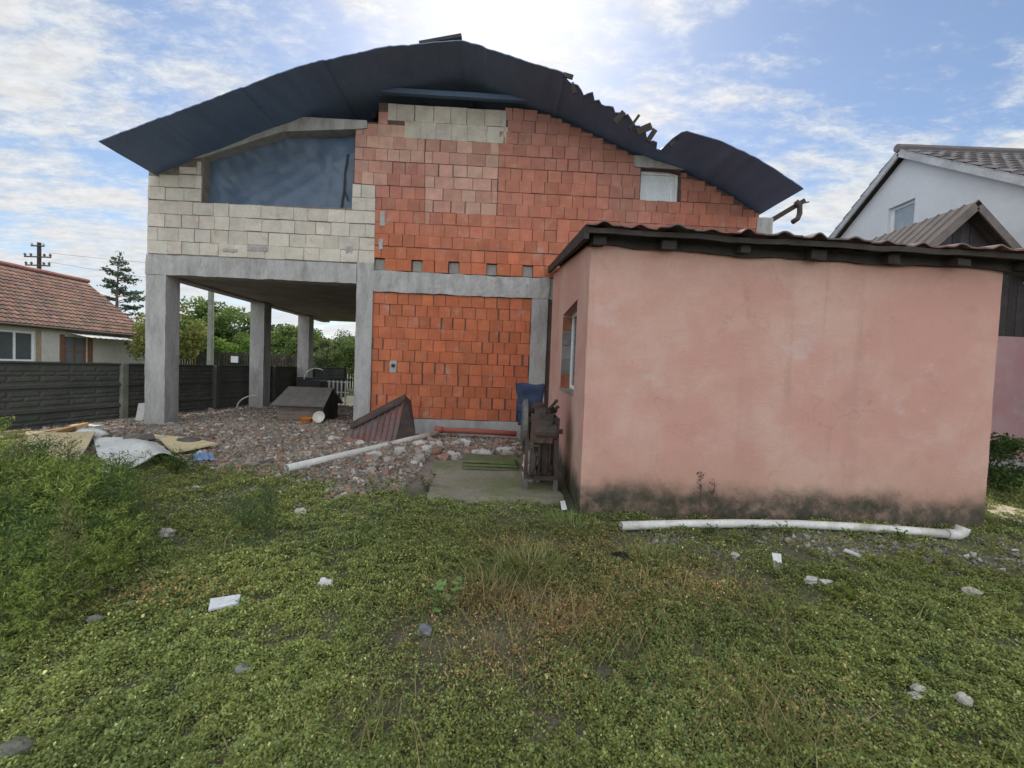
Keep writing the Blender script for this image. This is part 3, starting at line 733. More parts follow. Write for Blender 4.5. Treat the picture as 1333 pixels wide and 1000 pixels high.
# front wall with gently uneven face and bent top edge
def fr(s, t):
    x = SX0+(SX1-SX0)*s; z = -.05+(zF(x)+.05)*t
    w = .012*mnoise.noise(Vector((x*.9, z*.9, 1)))+.004*mnoise.noise(Vector((x*5, z*5, 2)))
    return (x+(.012*mnoise.noise(Vector((0, z*3, 4))) if s in (0, 1) else 0), SY0+w, z)
mb.grid(fr, 80, 54, thick=(0, wth, 0))
wy0, wy1, wz0, wz1 = 5.42, 6.98, 1.29, 2.47
zS = lambda y: 2.93+(y-SY0)*.158
def yzp(poly, x0, x1):
    n = len(poly); v_ = [(x0, a, b) for a, b in poly]+[(x1, a, b) for a, b in poly]
    mb.add(v_, [tuple(range(n-1, -1, -1)), tuple(range(n, 2*n))]+[(i, (i+1) % n, (i+1) % n+n, i+n) for i in range(n)])
ya_ = SY0+wth+.002
yzp([(ya_, -.05), (wy0, -.05), (wy0, zS(wy0)), (ya_, zS(ya_))], SX0, SX0+wth)
yzp([(wy1, -.05), (SY1, -.05), (SY1, zS(SY1)), (wy1, zS(wy1))], SX0, SX0+wth)
yzp([(wy0, wz1), (wy1, wz1), (wy1, zS(wy1)), (wy0, zS(wy0))], SX0, SX0+wth)
mb.box((SX0, wy0, -.05), (SX0+wth, wy1, wz0))
mb.box((SX1-wth, SY0+wth+.002, -.05), (SX1, SY1, 2.8)); 
part(mb, 'wall', M['pink'], shed)
# window reveal bricks, frame and panes
mb = MB(); z = wz0
while z < wz1-.1:
    h = .23; c = jit(random.choice(((.25, .10, .06), (.2, .1, .08), (.2, .18, .17))), .15)
    mb.box((SX0+.005, wy1-.02+random.uniform(-.01, .01), z+.006), (SX0+wth-.03, wy1+.0, min(z+h, wz1)-.006), c); z += h
mb.box((SX0-.01, wy0, wz0-.03), (SX0+.12, wy1, wz0+.006), (.25, .23, .2))
part(mb, 'reveal', M['brick'], shed)
mb = MB(); X = SX0+.15
for a, b in (((wy0, wz0), (wy0+.06, wz1)), ((wy1-.08, wz0), (wy1-.02, wz1)), ((wy0+.06, wz0), (wy1-.08, wz0+.06)), ((wy0+.06, wz1-.06), (wy1-.08, wz1)), ((6.17, wz0+.06), (6.23, wz1-.06))):
    mb.box((X, a[0], a[1]+.007), (X+.06, b[0], b[1]))
win = part(mb, 'window', M['white'], shed)
mb = MB(); mb.box((X+.02, wy0+.05, wz0+.05), (X+.035, wy1-.08, wz1-.05)); part(mb, 'pane', M['glass'], win)
# roof: corrugated sheets falling towards the front
RX0, RX1, RY0, RY1 = .68, 6.3, 4.30, 9.12
def zrf(x, y): return 3.03-.024*(x-SX0)+(y-RY0)*.153
rr = random.Random(3)
WL = .355
def rsheet(s, t):
    x = RX0+(RX1-RX0)*s; y = RY0+(RY1-RY0)*t
    ph = (x-RX0)/WL; k = int(ph); fr_ = ph-k
    h = (.036+.028*mnoise.noise(Vector((k*3.1, 5, 2))))*(max(0, math.cos((fr_-.5)*2*math.pi))**1.6) + .008*mnoise.noise(Vector((k*1.7, 0, 0)))
    sag = .012*mnoise.noise(Vector((x*.8, y*.8, 6))); yy = y
    if t == 0: yy += .09*mnoise.noise(Vector((k*2.3, 3, 1)))+.03*mnoise.noise(Vector((x*9, 1, 1)))
    return (x, yy, zrf(x, y)+h+sag)
mb = MB(); mb.grid(rsheet, 320, 8, thick=(0, 0, -.014)); rf = part(mb, 'roof', M['rust'], shed)
mb = MB()                                                                  # timbers under the sheet edge
mb.nbox((RX0+.02, RY0+.05, .035), (RX1-.05, RY0+.10, .085), .1, .014, 2.5)
mb.v = [(x, y, z+zrf(x, y)-.115) for x, y, z in mb.v]
part(mb, 'fascia', M['timber'], rf)
mb = MB(); mb.nbox((RX0-.015, RY0+.05, 0), (RX0+.035, RY1, .13), .25, .006, 3); mb.v = [(x, y, z+zrf(x, y)-.15) for x, y, z in mb.v]
part(mb, 'barge_board', M['timber'], rf)
for i, x in enumerate([.84, 1.56, 2.33, 3.1, 3.86, 4.55, 5.25, 5.9]):
    mb = MB(); L_ = rr.uniform(.0, .03); w2 = rr.uniform(.05, .085)
    mb.nbox((x-w2, RY0+.15-L_, .03+L_), (x+w2, SY0+.05, .13), .06, .014, 4, seed=i); mb.v = [(a, b, c+zrf(a, b)-.222) for a, b, c in mb.v]
    part(mb, 'rafter_end', M['timber'], rf)
mb = MB(); mb.nbox((RX0+.1, SY0-.05, -.0), (RX1-.1, SY0+.16, .12), .08, .03, 1.6); mb.v = [(a, b, c+zrf(a, b)-.175) for a, b, c in mb.v]; part(mb, 'eave_shade_plate', M['timber'], rf)  # dark jagged fill on the wall top, stands in for the eave shadow

# ------------------------------------------------------------------ outbuilding beyond the shed (dark gable over mauve wall)
OBY = 8.0
obx0, obx1, obr = 6.9, 9.72, 8.52
ob = thing('outbuilding', 'mauve outbuilding with dark boarded gable and ribbed roof behind pink shed', 'outbuilding', (obr, OBY, 0))
ap = at(1272, 262, OBY-.25); zA = ap.z; obr = ap.x; sl_ = .98
mb = MB(); mb.nbox((obx0, OBY, -.05), (obx1, OBY+.25, 2.52), .3, .01); mb.box((obx0, OBY+.25, 0), (obx0+.25, 12, 2.5)); mb.box((obx1-.25, OBY+.25, 0), (obx1, 12, 2.5)); part(mb, 'wall', M['pink2'], ob)
def zob(x): return zA-.1-abs(x-obr)*sl_
mb = MB()
x = obx0
while x < obx1-.01:
    x1 = min(x+.16, obx1); c = jit((.05, .045, .045), .3)
    pts = [(x+.004, 2.5), (x1-.004, 2.5), (x1-.004, zob(x1))]
    if x < obr < x1: pts.append((obr, zob(obr)))
    pts.append((x+.004, zob(x)))
    mb.prism(pts, OBY+.03+random.uniform(0, .01), OBY+.09, c); x = x1
part(mb, 'gable_boards', M['greywood'], ob)
mb = MB()
for sgn in (-1, 1):
    def rs(s, t, sgn=sgn):
        d = 1.75*s if sgn < 0 else 1.32*s; y = OBY-.28+4.3*t; ph = (y*4.2) % 1
        return (obr+sgn*d, y, zA-d*sl_+.03*max(0, 1-abs(ph-.5)*5))
    mb.grid(rs, 4, 150, thick=(0, 0, -.02), col=(.062, .05, .046))
rf2 = part(mb, 'roof', M['greywood'], ob)
mb = MB()
for sgn, L_ in ((-1, 1.73), (1, 1.3)):
    mb.bar((obr+sgn*.02, OBY-.27, zA-.1), (obr+sgn*L_, OBY-.27, zA-.1-(L_-.02)*sl_), .03, .13, (0, 0, 1), (.13, .11, .10))
part(mb, 'barge_board', M['greywood'], rf2)

# ------------------------------------------------------------------ tiled roofs helper
def tiles(mb, O, U, S, W, L, tw, tl, colf, clip=None, lift=.03, wave=.03):
    O = Vector(O); U = Vector(U).normalized(); S = Vector(S).normalized(); Nn = U.cross(S).normalized()
    if Nn.z < 0: Nn = -Nn
    nr = int(L/tl); ncol = int(W/tw)
    for r in range(nr):
        dy = random.uniform(-.01, .01)
        for c in range(ncol):
            u0 = c*tw; s0 = r*tl
            if clip and not clip(u0+tw/2, s0+tl/2): continue
            col = colf(c, r); j = random.uniform(-.008, .008)
            vs_ = []
            for k in range(4):
                f = k/3; h = wave*math.sin(math.pi*f)
                vs_.append(O+U*(u0+tw*f)+S*(s0+dy+j)+Nn*(lift+h)); 
            for k in range(4):
                f = k/3; h = wave*math.sin(math.pi*f)
                vs_.append(O+U*(u0+tw*f)+S*(s0+tl*1.08+dy)+Nn*(h))
            vs_ += [O+U*(u0+tw*k/3)+S*(s0+dy+j)-Nn*.01 for k in range(4)]
            mb.add(vs_, [(0,1,5,4),(1,2,6,5),(2,3,7,6),(8,9,1,0),(9,10,2,1),(10,11,3,2)], col)

# ------------------------------------------------------------------ white house on the far side
WX = 9.85; WYa, WZa, WP = 11.2, 7.5, math.tan(R(34.3))
wh = thing('white_house', 'white rendered house with grey tiled roof and one gable window', 'house', (WX, WYa, 0))
wy_a, wy_b = 5.4, 17.0
def zg(y): return WZa-abs(y-WYa)*WP
mb = MB()
wa, wb_, wz_a, wz_b = 10.86, 11.62, 5.05, 6.22
def yz(poly, x0=WX, x1=WX+.3):
    n = len(poly); v_ = [(x0, a, b) for a, b in poly]+[(x1, a, b) for a, b in poly]
    mb.add(v_, [tuple(range(n-1, -1, -1)), tuple(range(n, 2*n))]+[(i, (i+1) % n, (i+1) % n+n, i+n) for i in range(n)])
yz([(wy_a, 0), (wa, 0), (wa, zg(wa)-.1), (wy_a, zg(wy_a)-.1)])
yz([(wb_, 0), (wy_b, 0), (wy_b, zg(wy_b)-.1), (wb_, zg(wb_)-.1)])
yz([(wa, 0), (wb_, 0), (wb_, wz_a), (wa, wz_a)])
yz([(wa, wz_b), (wb_, wz_b), (wb_, zg(wb_)-.1), (WYa, WZa-.1), (wa, zg(wa)-.1)])
mb.box((WX+.3, wy_a, 0), (WX+9, wy_a+.25, zg(wy_a)-.15)); mb.box((WX+.3, wy_b-.25, 0), (WX+9, wy_b, zg(wy_b)-.15))
part(mb, 'wall', M['whitewall'], wh)
mb = MB()
for a, b in (((wa, wz_a), (wa+.07, wz_b)), ((wb_-.07, wz_a), (wb_, wz_b)), ((wa+.07, wz_a), (wb_-.07, wz_a+.07)), ((wa+.07, wz_b-.07), (wb_-.07, wz_b))):
    mb.box((WX+.1, a[0], a[1]), (WX+.16, b[0], b[1]))
wi = part(mb, 'window', M['white'], wh)
mb = MB(); mb.box((WX+.125, wa+.05, wz_a+.05), (WX+.14, wb_-.05, wz_b-.05)); part(mb, 'pane', glass_mat('pale glass', (.28, .33, .36)), wi)
mb = MB(); gt = (.13, .115, .115)
ln = 8.2
ca, sa = math.cos(R(34.3)), math.sin(R(34.3))
for sgn in (-1, 1):
    e = Vector((WX-.22, WYa+sgn*ln*ca, WZa-ln*sa+.05)); S = Vector((0, -sgn*ca, sa))
    mb.add([e, e+Vector((9, 0, 0)), Vector((WX+8.8, WYa, WZa+.05)), Vector((WX-.22, WYa, WZa+.05))], [(0, 1, 2, 3)], (.1, .09, .09))
    tiles(mb, e+Vector((0, 0, .015)), (1, 0, 0), S, 9, ln-.02, .30, .36, lambda c, r: jit(gt, .22), wave=.045, lift=.035)
mb.tube([(WX-.25, WYa, WZa+.1), (WX+9, WYa, WZa+.1)], .1, 8, gt)
wr_ = part(mb, 'roof', M['tile'], wh)
mb = MB()
for sgn in (-1, 1):
    mb.bar((WX-.19, WYa+sgn*.01, WZa-.03), (WX-.19, WYa+sgn*ln*ca, WZa-ln*sa-.03), .16, .05, (1, 0, 0))
part(mb, 'barge_board', mat('pale grey painted board', (.42, .42, .42), bump=.1), wr_)

# ------------------------------------------------------------------ low neighbour house with clay tile roof
LX = -22.75
lh = thing('cottage', 'low cream cottage with red clay tile roof beyond dark fence', 'house', (LX-3, 20, 0))
lw = dict(y0=9.0, y1=26.4, zt=2.82)
op_l = [(18.2, 20.5, 1.1, 2.5), (21.85, 23.0, 0, 2.4)]
mb = MB()
mb.box((LX-.3, lw['y0'], -.1), (LX, 18.2, lw['zt'])); mb.box((LX-.3, 20.5, -.1), (LX, 21.85, lw['zt'])); mb.box((LX-.3, 23.0, -.1), (LX, 26.4, lw['zt']))
mb.box((LX-.3, 18.2, -.1), (LX, 20.5, 1.1)); mb.box((LX-.3, 18.2, 2.5), (LX, 20.5, lw['zt'])); mb.box((LX-.3, 21.85, 2.4), (LX, 23, lw['zt']))
mb.add([(LX-7.6, 26.3, 0), (LX-.3, 26.3, 0), (LX-.3, 26.3, 2.8), (LX-3.75, 26.3, 5.8), (LX-7.6, 26.3, 2.8)], [(0, 1, 2, 3, 4)])
part(mb, 'wall', M['cream'], lh)
mb = MB(); mb.box((LX-.28, 26.4, -.1), (LX-.05, 30.6, 2.05)); part(mb, 'annex_wall', M['cream'], lh)
mb = MB(); mb.box((LX-.30, 30.6, -.1), (LX-.02, 30.95, 2.1)); part(mb, 'corner_post', mat('yellow ochre paint', (.45, .30, .10)), lh)
mb = MB()
for a, b in ((18.2, 18.3), (18.92, 19.0), (19.65, 19.73), (20.4, 20.5)): mb.box((LX-.12, a, 1.1), (LX-.05, b, 2.5))
mb.box((LX-.115, 18.3, 1.1), (LX-.055, 20.4, 1.19)); mb.box((LX-.115, 18.3, 2.41), (LX-.055, 20.4, 2.5))
w1 = part(mb, 'window', M['white'], lh)
mb = MB(); mb.box((LX-.1, 18.25, 1.15), (LX-.085, 20.45, 2.45)); part(mb, 'pane', M['glass'], w1)
mb = MB(); mb.box((LX+.003, 20.52, 1.0), (LX+.02, 20.75, 2.6)); part(mb, 'window_surround', mat('tan render', (.33, .25, .18)), lh)
mb = MB(); mb.box((LX-.14, 21.85, 0), (LX-.06, 21.97, 2.4)); mb.box((LX-.14, 22.88, 0), (LX-.06, 23.0, 2.4)); mb.box((LX-.13, 21.97, 0), (LX-.08, 22.88, 1.0)); mb.box((LX-.13, 22.38, 1.0), (LX-.08, 22.47, 2.4))
mb.box((LX-.13, 21.97, 1.6), (LX-.085, 22.38, 1.68)); mb.box((LX-.13, 22.47, 1.6), (LX-.085, 22.88, 1.68))
dr = part(mb, 'door', M['brown'], lh)
mb = MB(); mb.box((LX-.115, 21.97, 1.0), (LX-.1, 22.88, 2.4)); part(mb, 'pane', glass_mat('door glass', (.16, .18, .2)), dr)
for a, b in ((21.6, 21.83), (23.02, 23.3)):
    mb = MB(); mb.box((LX+.003, a, 0), (LX+.02, b, 2.5)); part(mb, 'door_surround', M['brown'], lh)
mb = MB(); mb.grid(lambda s, t: (LX+1.1*s, 21.9+3.0*t, 2.62-.22*s+.012*math.sin(t*60)), 2, 60, thick=(0, 0, .02)); part(mb, 'awning', M['sheet'], lh)
mb = MB(); rx0, rz0, rx1, rz1 = LX+.4, 2.78, -26.5, 6.0
S = Vector((rx1-rx0, 0, rz1-rz0)); Ls = S.length
mb.add([(rx0, 9, rz0), (rx0, 26.7, rz0), (rx1, 26.7, rz1), (rx1, 9, rz1)], [(0, 1, 2, 3)], (.12, .06, .05))
mb.add([(2*rx1-rx0, 9, rz0), (2*rx1-rx0, 26.7, rz0), (rx1, 26.7, rz1-.01), (rx1, 9, rz1-.01)], [(3, 2, 1, 0)], (.2, .08, .06))
cl = [(.22, .125, .095), (.18, .11, .085), (.26, .15, .105), (.15, .105, .085), (.20, .145, .09)]
tiles(mb, (rx0, 9, rz0+.02), (0, 1, 0), S, 17.7, Ls, .24, .33, lambda c, r: jit(cl[int(4.9*abs(mnoise.noise(Vector((c*.7, r*.9, 1))) * 1.3) % 5)] if random.random() < .75 else random.choice(cl), .15), wave=.05, lift=.055)
mb.tube([(rx1, y, rz1+.06+.03*mnoise.noise(Vector((y, 0, 0)))) for y in np.arange(9, 26.9, .35)], .12, 8, (.26, .12, .09))
lr = part(mb, 'roof', M['tile'], lh)
mb = MB(); mb.tube([(rx0+.03, 9, rz0-.03), (rx0+.03, 26.7, rz0-.03)], .07, 8); part(mb, 'gutter', M['darkmetal'], lr, smooth=True)

# ------------------------------------------------------------------ dark concrete fence
def fx(y): return -8.75+.088*(y-7)
fence = thing('concrete_fence', 'dark cast concrete panel fence running past the unfinished house', 'fence', (fx(10), 10, 0))
posts = [4.3, 6.85, 9.4, 11.95, 14.5, 17.05, 19.6]
FH = 1.36
for i in range(len(posts)-1):
    mb = MB(); y0, y1 = posts[i]+.06, posts[i+1]-.06
    for k in range(3):
        za, zb = .02+k*FH/3, .02+(k+1)*FH/3
        def pn(s, t, za=za, zb=zb):
            y = y0+(y1-y0)*s; z = za+(zb-za)*t
            e = .05 if t > .9 else (.03 if t < .06 else 0)
            x = fx(y)+.02+e
            if .2 < t < .8:                              # cast stone pattern in the face
                r = int((t-.2)/.2); c = ((s*5+.5*(r % 2)) % 1); tt = ((t-.2)/.2) % 1
                x += .018 if (.06 < c < .94 and .12 < tt < .88) else .0
            return (x+.004*mnoise.noise(Vector((y*3, z*3, 1))), y, z+.0)
        mb.grid(pn, 50, 17)
        mb.box((fx(y0)-.03, y0, za+.004), (fx(y0)+.0, y1, zb))
    part(mb, 'panel', M['fence'], fence)
for i, y in enumerate(posts):
    mb = MB(); ln_ = random.uniform(-.02, .05)
    mb.add([(fx(y)+a+(ln_ if z else 0), y+b, z) for z in (-.1, FH+.02) for a, b in ((-.07, -.07), (.10, -.07), (.10, .07), (-.07, .07))], [(0,3,2,1),(4,5,6,7),(0,1,5,4),(1,2,6,5),(2,3,7,6),(3,0,4,7)])
    part(mb, 'post', M['fencepost'] if i in (2, 1) else M['fence'], fence)
# pale board leaning at the foot of a fence post
mb = MB(); q = G(181, 550); mb.bar((q.x, q.y, q.z-.03), (q.x-.05, q.y+.15, q.z+.40), .17, .03, (0, 1, 0)); solo(mb, 'pale_board', M['sheet'], 'small pale board leaning on dark fence post beside the corner column', 'board')

# brown timber fence at the bottom of the plot, and a dark picket fence further off
bf = thing('timber_fence', 'brown board fence at the far end of the plot behind the porch', 'fence', (-8, 20.2, 0))
mb = MB(); x = -6.9
while x < 8: mb.box((x, 20.2+random.uniform(0, .02), 0), (x+.14, 20.24, 1.36+random.uniform(-.03, .03)), jit((.13, .09, .065), .25)); x += .15
part(mb, 'boards', M['greywood'], bf)
mb = MB(); mb.box((-6.9, 20.26, .35), (8, 20.31, .45), (.1, .07, .05)); mb.box((-6.9, 20.26, 1.0), (8, 20.31, 1.1), (.1, .07, .05)); part(mb, 'rail', M['greywood'], bf)
pf = thing('picket_fence', 'dark picket fence below the trees beyond the cottage', 'fence', (-15, 27, 0))
mb = MB(); x = -21.5
while x < -7: mb.box((x, 27, 0), (x+.1, 27.03, 2.0+random.uniform(-.04, .04)), jit((.05, .04, .035), .3)); x += .16
part(mb, 'pickets', M['greywood'], pf)
mb = MB(); mb.box((-21.5, 27.04, .5), (-7, 27.1, .6), (.05, .04, .035)); mb.box((-21.5, 27.04, 1.5), (-7, 27.1, 1.6), (.05, .04, .035)); part(mb, 'rail', M['greywood'], pf)
mb = MB(); q = at(305, 468, 26.9); mb.box((q.x-.22, 26.9, q.z-.2), (q.x+.22, 26.96, q.z+.2)); solo(mb, 'notice_board', M['white'], 'small blank white board fixed on the dark picket fence', 'board')

# ------------------------------------------------------------------ trees
def leaf_cloud(cent, rad, n, size, cols, seed, hollow=.35, squash=1.0):
    r = np.random.default_rng(seed)
    d = r.normal(size=(n, 3)); d /= np.linalg.norm(d, axis=1)[:, None]
    rr_ = (hollow+(1-hollow)*r.random(n)**.5)[:, None]
    c = np.array(cent)+d*rr_*np.array(rad)
    return leaf_quads(c, size, cols, r)
def leaf_quads(c, size, cols, r, up_bias=.3):
    n = len(c)
    a = r.normal(size=(n, 3)); a[:, 2] += up_bias; a /= np.linalg.norm(a, axis=1)[:, None]
    b = np.cross(a, r.normal(size=(n, 3))); b /= np.linalg.norm(b, axis=1)[:, None]+1e-9
    s = (size*(.6+.8*r.random(n)))[:, None]
    V = np.stack([c-a*s*.5, c+b*s*.3, c+a*s*.5, c-b*s*.3], 1)
    cols = np.array(cols); k = r.integers(0, len(cols), n); C = cols[k]*(.75+.5*r.random((n, 1)))
    return V, C
def tree(name, label, cat, base, height, crown_c, crown_r, blobs, cols, n, size, seed, group=None, trunk_r=.14, stems=None):
    t = thing(name, label, cat, base, 0, group); r = random.Random(seed)
    bx, by, bz = base; mb = MB()
    topz = crown_c[2]+crown_r[2]*.5
    pts = [(bx+r.uniform(-.1, .1)*i, by+r.uniform(-.1, .1)*i, bz+(topz-bz)*i/5) for i in range(6)]
    mb.tube(pts, [trunk_r*(1-.8*i/5) for i in range(6)], 7)
    Vs = []; Cs = []
    for k in range(blobs):
        th = r.uniform(0, 6.28); ph = r.uniform(-.75, .95); rr_ = r.uniform(.45, .85)
        c = (crown_c[0]+crown_r[0]*rr_*math.cos(th)*math.sqrt(max(0, 1-ph*ph)), crown_c[1]+crown_r[1]*rr_*math.sin(th)*math.sqrt(max(0, 1-ph*ph)), crown_c[2]+crown_r[2]*rr_*ph)
        s = r.uniform(.22, .42); i = r.randint(1, 4)
        mb.tube([pts[i], tuple((a+b)/2+r.uniform(-.1, .1) for a, b in zip(pts[i], c)), c], [trunk_r*.4, trunk_r*.22, trunk_r*.07], 5)
        kk = r.uniform(.7, 1.35)
        v, cc = leaf_cloud(c, [crown_r[0]*s, crown_r[1]*s, crown_r[2]*s*.85], n//blobs, size, np.array(cols)*kk, seed*100+k, .2)
        Vs.append(v); Cs.append(cc)
    part(mb, 'trunk', M['bark'], t)
    V = np.concatenate(Vs)-np.array(base); o = quads_mesh('crown', V, np.concatenate(Cs), M['treeleaf']); o.parent = t
    return t
g1c = [(.12, .18, .045), (.10, .15, .045), (.15, .20, .065)]
g2c = [(.21, .23, .06), (.25, .23, .075), (.15, .19, .05)]
def place(px, py, Y): p = at(px, py, Y); return p
p = at(287, 430, 32); tree('broad_tree', 'broad green tree standing behind the concrete utility pole', 'tree', (p.x, 32, 0), 6, (p.x, 32, 4.1), (3.1, 2.4, 2.3), 26, g1c, 9000, .22, 1)
p = at(306, 455, 27.8); tree('round_bush', 'dense rounded bright green bush over the picket fence', 'bush', (p.x, 28.2, 0), 3, (p.x, 28.2, 2.0), (1.55, 1.3, 1.55), 30, [(.17, .27, .05), (.13, .21, .045)], 8000, .13, 2)
p = at(205, 440, 24); tree('yellowing_tree', 'yellowing small tree by the cottage corner, half behind porch column', 'tree', (p.x, 25, 0), 4, (p.x, 25, 2.7), (2.3, 1.6, 1.9), 22, g2c, 6000, .17, 3)
p = at(232, 425, 36); tree('dark_tree', 'dark green tree far behind the cottage annex', 'tree', (p.x, 37, 0), 5, (p.x, 37, 3.2), (3.2, 2, 2.4), 20, [(.06, .085, .03)], 6000, .24, 4)
p = at(384, 450, 30); tree('leafy_bush', 'light green leafy bush seen between the two rear porch columns', 'bush', (p.x, 30, 0), 4, (p.x, 30, 2.3), (2.2, 1.6, 1.95), 26, [(.18, .24, .07), (.13, .19, .06)], 8000, .18, 5)
p = at(345, 455, 34); tree('leafy_bush', 'darker bush hidden largely by the second porch column', 'bush', (p.x, 35, 0), 4, (p.x, 35, 2.0), (2.4, 1.6, 1.8), 20, g1c, 5000, .2, 9)
p = at(445, 452, 26); tree('pale_bush', 'pale grey green bush beside the middle facade column', 'bush', (p.x, 26, 0), 4, (p.x, 26, 2.1), (1.9, 1.4, 1.75), 22, [(.17, .20, .09), (.12, .15, .06)], 6000, .13, 6)
p = at(480, 455, 24); tree('leafy_bush', 'small green bush growing behind the porch wall', 'bush', (p.x-.4, 24, 0), 4, (p.x-.4, 24, 1.7), (1.6, 1.4, 1.5), 18, g1c, 4000, .15, 10)
# sparse conifer
def conifer(base, h, seed):
    t = thing('conifer', 'tall sparse conifer rising behind the cottage roof', 'tree', base); r = random.Random(seed); mb = MB()
    b = Vector(base); mb.tube([b, b+Vector((0, 0, h*.6)), b+Vector((.1, 0, h))], [.22, .12, .02], 7)
    cs = []
    for k in range(54):
        f = .25+.75*(k/54); L_ = 3.4*math.sin(math.pi*min(1, (1-f)*.62+.06))**1.1; th = r.uniform(0, 6.28); L_ *= r.uniform(.55, 1.1)
        s = b+Vector((.1*f, 0, h*f)); e = s+Vector((math.cos(th)*L_, math.sin(th)*L_, r.uniform(-.1, .9)))
        mb.tube([s, s.lerp(e, .5)+Vector((0, 0, .05)), e], [.05, .03, .01], 4)
        for q in range(int(30*L_)+10):
            w = r.uniform(.25, 1); p_ = s.lerp(e, w); cs.append((p_.x+r.gauss(0, .14), p_.y+r.gauss(0, .14), p_.z+r.gauss(0, .10)))
    part(mb, 'trunk', M['bark'], t)
    V, C = leaf_quads(np.array(cs), .26, [(.09, .125, .085), (.07, .10, .07)], np.random.default_rng(seed))
    o = quads_mesh('crown', V-np.array(base), C, M['treeleaf']); o.parent = t
p = at(152, 400, 42); conifer((p.x, 42, 0), at(148, 338, 42).z, 4)
# far wood along the horizon
def far_wood():
    r = np.random.default_rng(8); n = 26000
    x = r.uniform(-140, 60, n); y = 75+r.uniform(0, 10, n); h = (3.0+4.0*vnoise(x, y*0, .12, 9)+1.5*vnoise(x, y*0, .5, 10))
    z = h*r.random(n)**.7
    V, C = leaf_quads(np.stack([x, y, z], 1), 1.3, [(.06, .085, .035), (.08, .10, .05)], r)
    o = quads_mesh('treeline', V, C, M['treeleaf']); tag(o, 'low far treeline along the horizon behind the yards', 'trees', kind='stuff')
far_wood()

# ------------------------------------------------------------------ utility poles and wires
def pole(label, x, y, h, arms, r0, r1, m):
    t = thing('utility_pole', label, 'utility pole', (x, y, 0)); mb = MB(); mb.tube([(x, y, 0), (x, y, h)], [r0, r1], 8); part(mb, 'post', m, t)
    for z, w in arms:
        mb = MB(); mb.box((x-w, y-.17, z-.06), (x+w, y-.10, z+.06)); a = part(mb, 'crossarm', M['darkmetal'], t)
        for sx in (-w+.08, w-.08, -w*.5, w*.5) if w > .8 else (-w+.08, w-.08):
            mb = MB(); mb.tube([(x+sx, y-.135, z+.061), (x+sx, y-.135, z+.15), (x+sx, y-.135, z+.26), (x+sx, y-.135, z+.34)], [.03, .1, .1, .03], 8); part(mb, 'insulator', M['ceramic'] if w < .8 else M['greymetal'], a)
    return t
p = at(51, 330, 42); tz = at(51, 316, 42).z
pole('tall timber utility pole with stacked crossarms above the cottage roof', p.x, 42, tz, ((tz-.35, .65), (at(51, 335, 42).z, 1.3), (at(51, 346, 42).z, 1.2)), .2, .15, M['timber'])
p = at(274, 440, 21.5); pole('plain concrete utility pole seen under the porch slab', p.x, 21.5, 8.0, ((7.6, .6),), .15, .11, M['fencepost'])
def wire(a, b, sag, label):
    mb = MB(); a = Vector(a); b = Vector(b)
    mb.tube([a.lerp(b, i/14)-Vector((0, 0, sag*4*(i/14)*(1-i/14))) for i in range(15)], .012, 4); solo(mb, 'overhead_wire', M['wire'], label, 'wire')
pa = at(51, 335, 42); 
wire((pa.x+1.2, 41.8, pa.z+.4), (6, 46, pa.z+1), .9, 'upper thin cable crossing the sky from the crossarmed pole')
wire((pa.x+1.1, 41.8, at(51, 346, 42).z+.35), (6, 45, 7.4), .9, 'lower thin cable crossing the sky from the crossarmed pole')

# ------------------------------------------------------------------ things lying about the yard
def ghv(x, y): return float(gh(x, y))
# dog house
P0 = G(361, 549); P1 = G(421, 551); dy = (P0.y+P1.y)/2; dx0, dx1 = P0.x, P1.x; dz = ghv((dx0+dx1)/2, dy)
dh = thing('dog_house', 'dark timber dog house with sloping roof under the porch', 'dog house', ((dx0+dx1)/2, dy, dz), R(-3))
mb = MB(); w = dx1-dx0; hw = .48; dp = .85; gz_ = .80
x0, x1, y0, y1 = dx0+.04, dx1-.03, dy, dy+dp
c = (.15, .12, .095)
for k in range(5): mb.box((x0, y0, dz-.03+k*.105), (x1, y0+.02, dz-.03+k*.105+.1), jit(c, .2))
mb.box((x0, y1-.02, dz-.03), (x1, y1, dz+hw), c)
ym = (y0+y1)/2
for xx in (x0, x1-.02):
    n = 5; hole = xx > x0
    pts = [(y0+.02, dz-.03), (y1-.02, dz-.03), (y1-.02, dz+hw), (ym, dz+gz_-.02), (y0+.02, dz+hw)]
    mb.add([(xx, a, b) for a, b in pts]+[(xx+.02, a, b) for a, b in pts], [(4,3,2,1,0), (5,6,7,8,9)]+[(i, (i+1) % 5, (i+1) % 5+5, i+5) for i in range(5)], jit((.06, .05, .045), .1))
part(mb, 'walls', M['greywood'], dh)
mb = MB()
for s0, s1 in ((y0-.14, ym), (y1+.14, ym)):
    zl = dz+hw-.08
    mb.add([(x0-.1, s0, zl), (x1+.08, s0, zl), (x1+.04, s1, dz+gz_), (x0+.02, s1, dz+gz_), (x0-.1, s0, zl+.025), (x1+.08, s0, zl+.025), (x1+.04, s1, dz+gz_+.028), (x0+.02, s1, dz+gz_+.028)],
           [(0,1,2,3),(7,6,5,4),(0,4,5,1),(1,5,6,2),(2,6,7,3),(3,7,4,0)], (.12, .105, .095))
part(mb, 'roof', M['greywood'], dh)
mb = MB(); mb.box((x1+.001, ym-.18, dz+.02), (x1+.006, ym+.18, dz+.38)); part(mb, 'doorway', M['black'], dh)
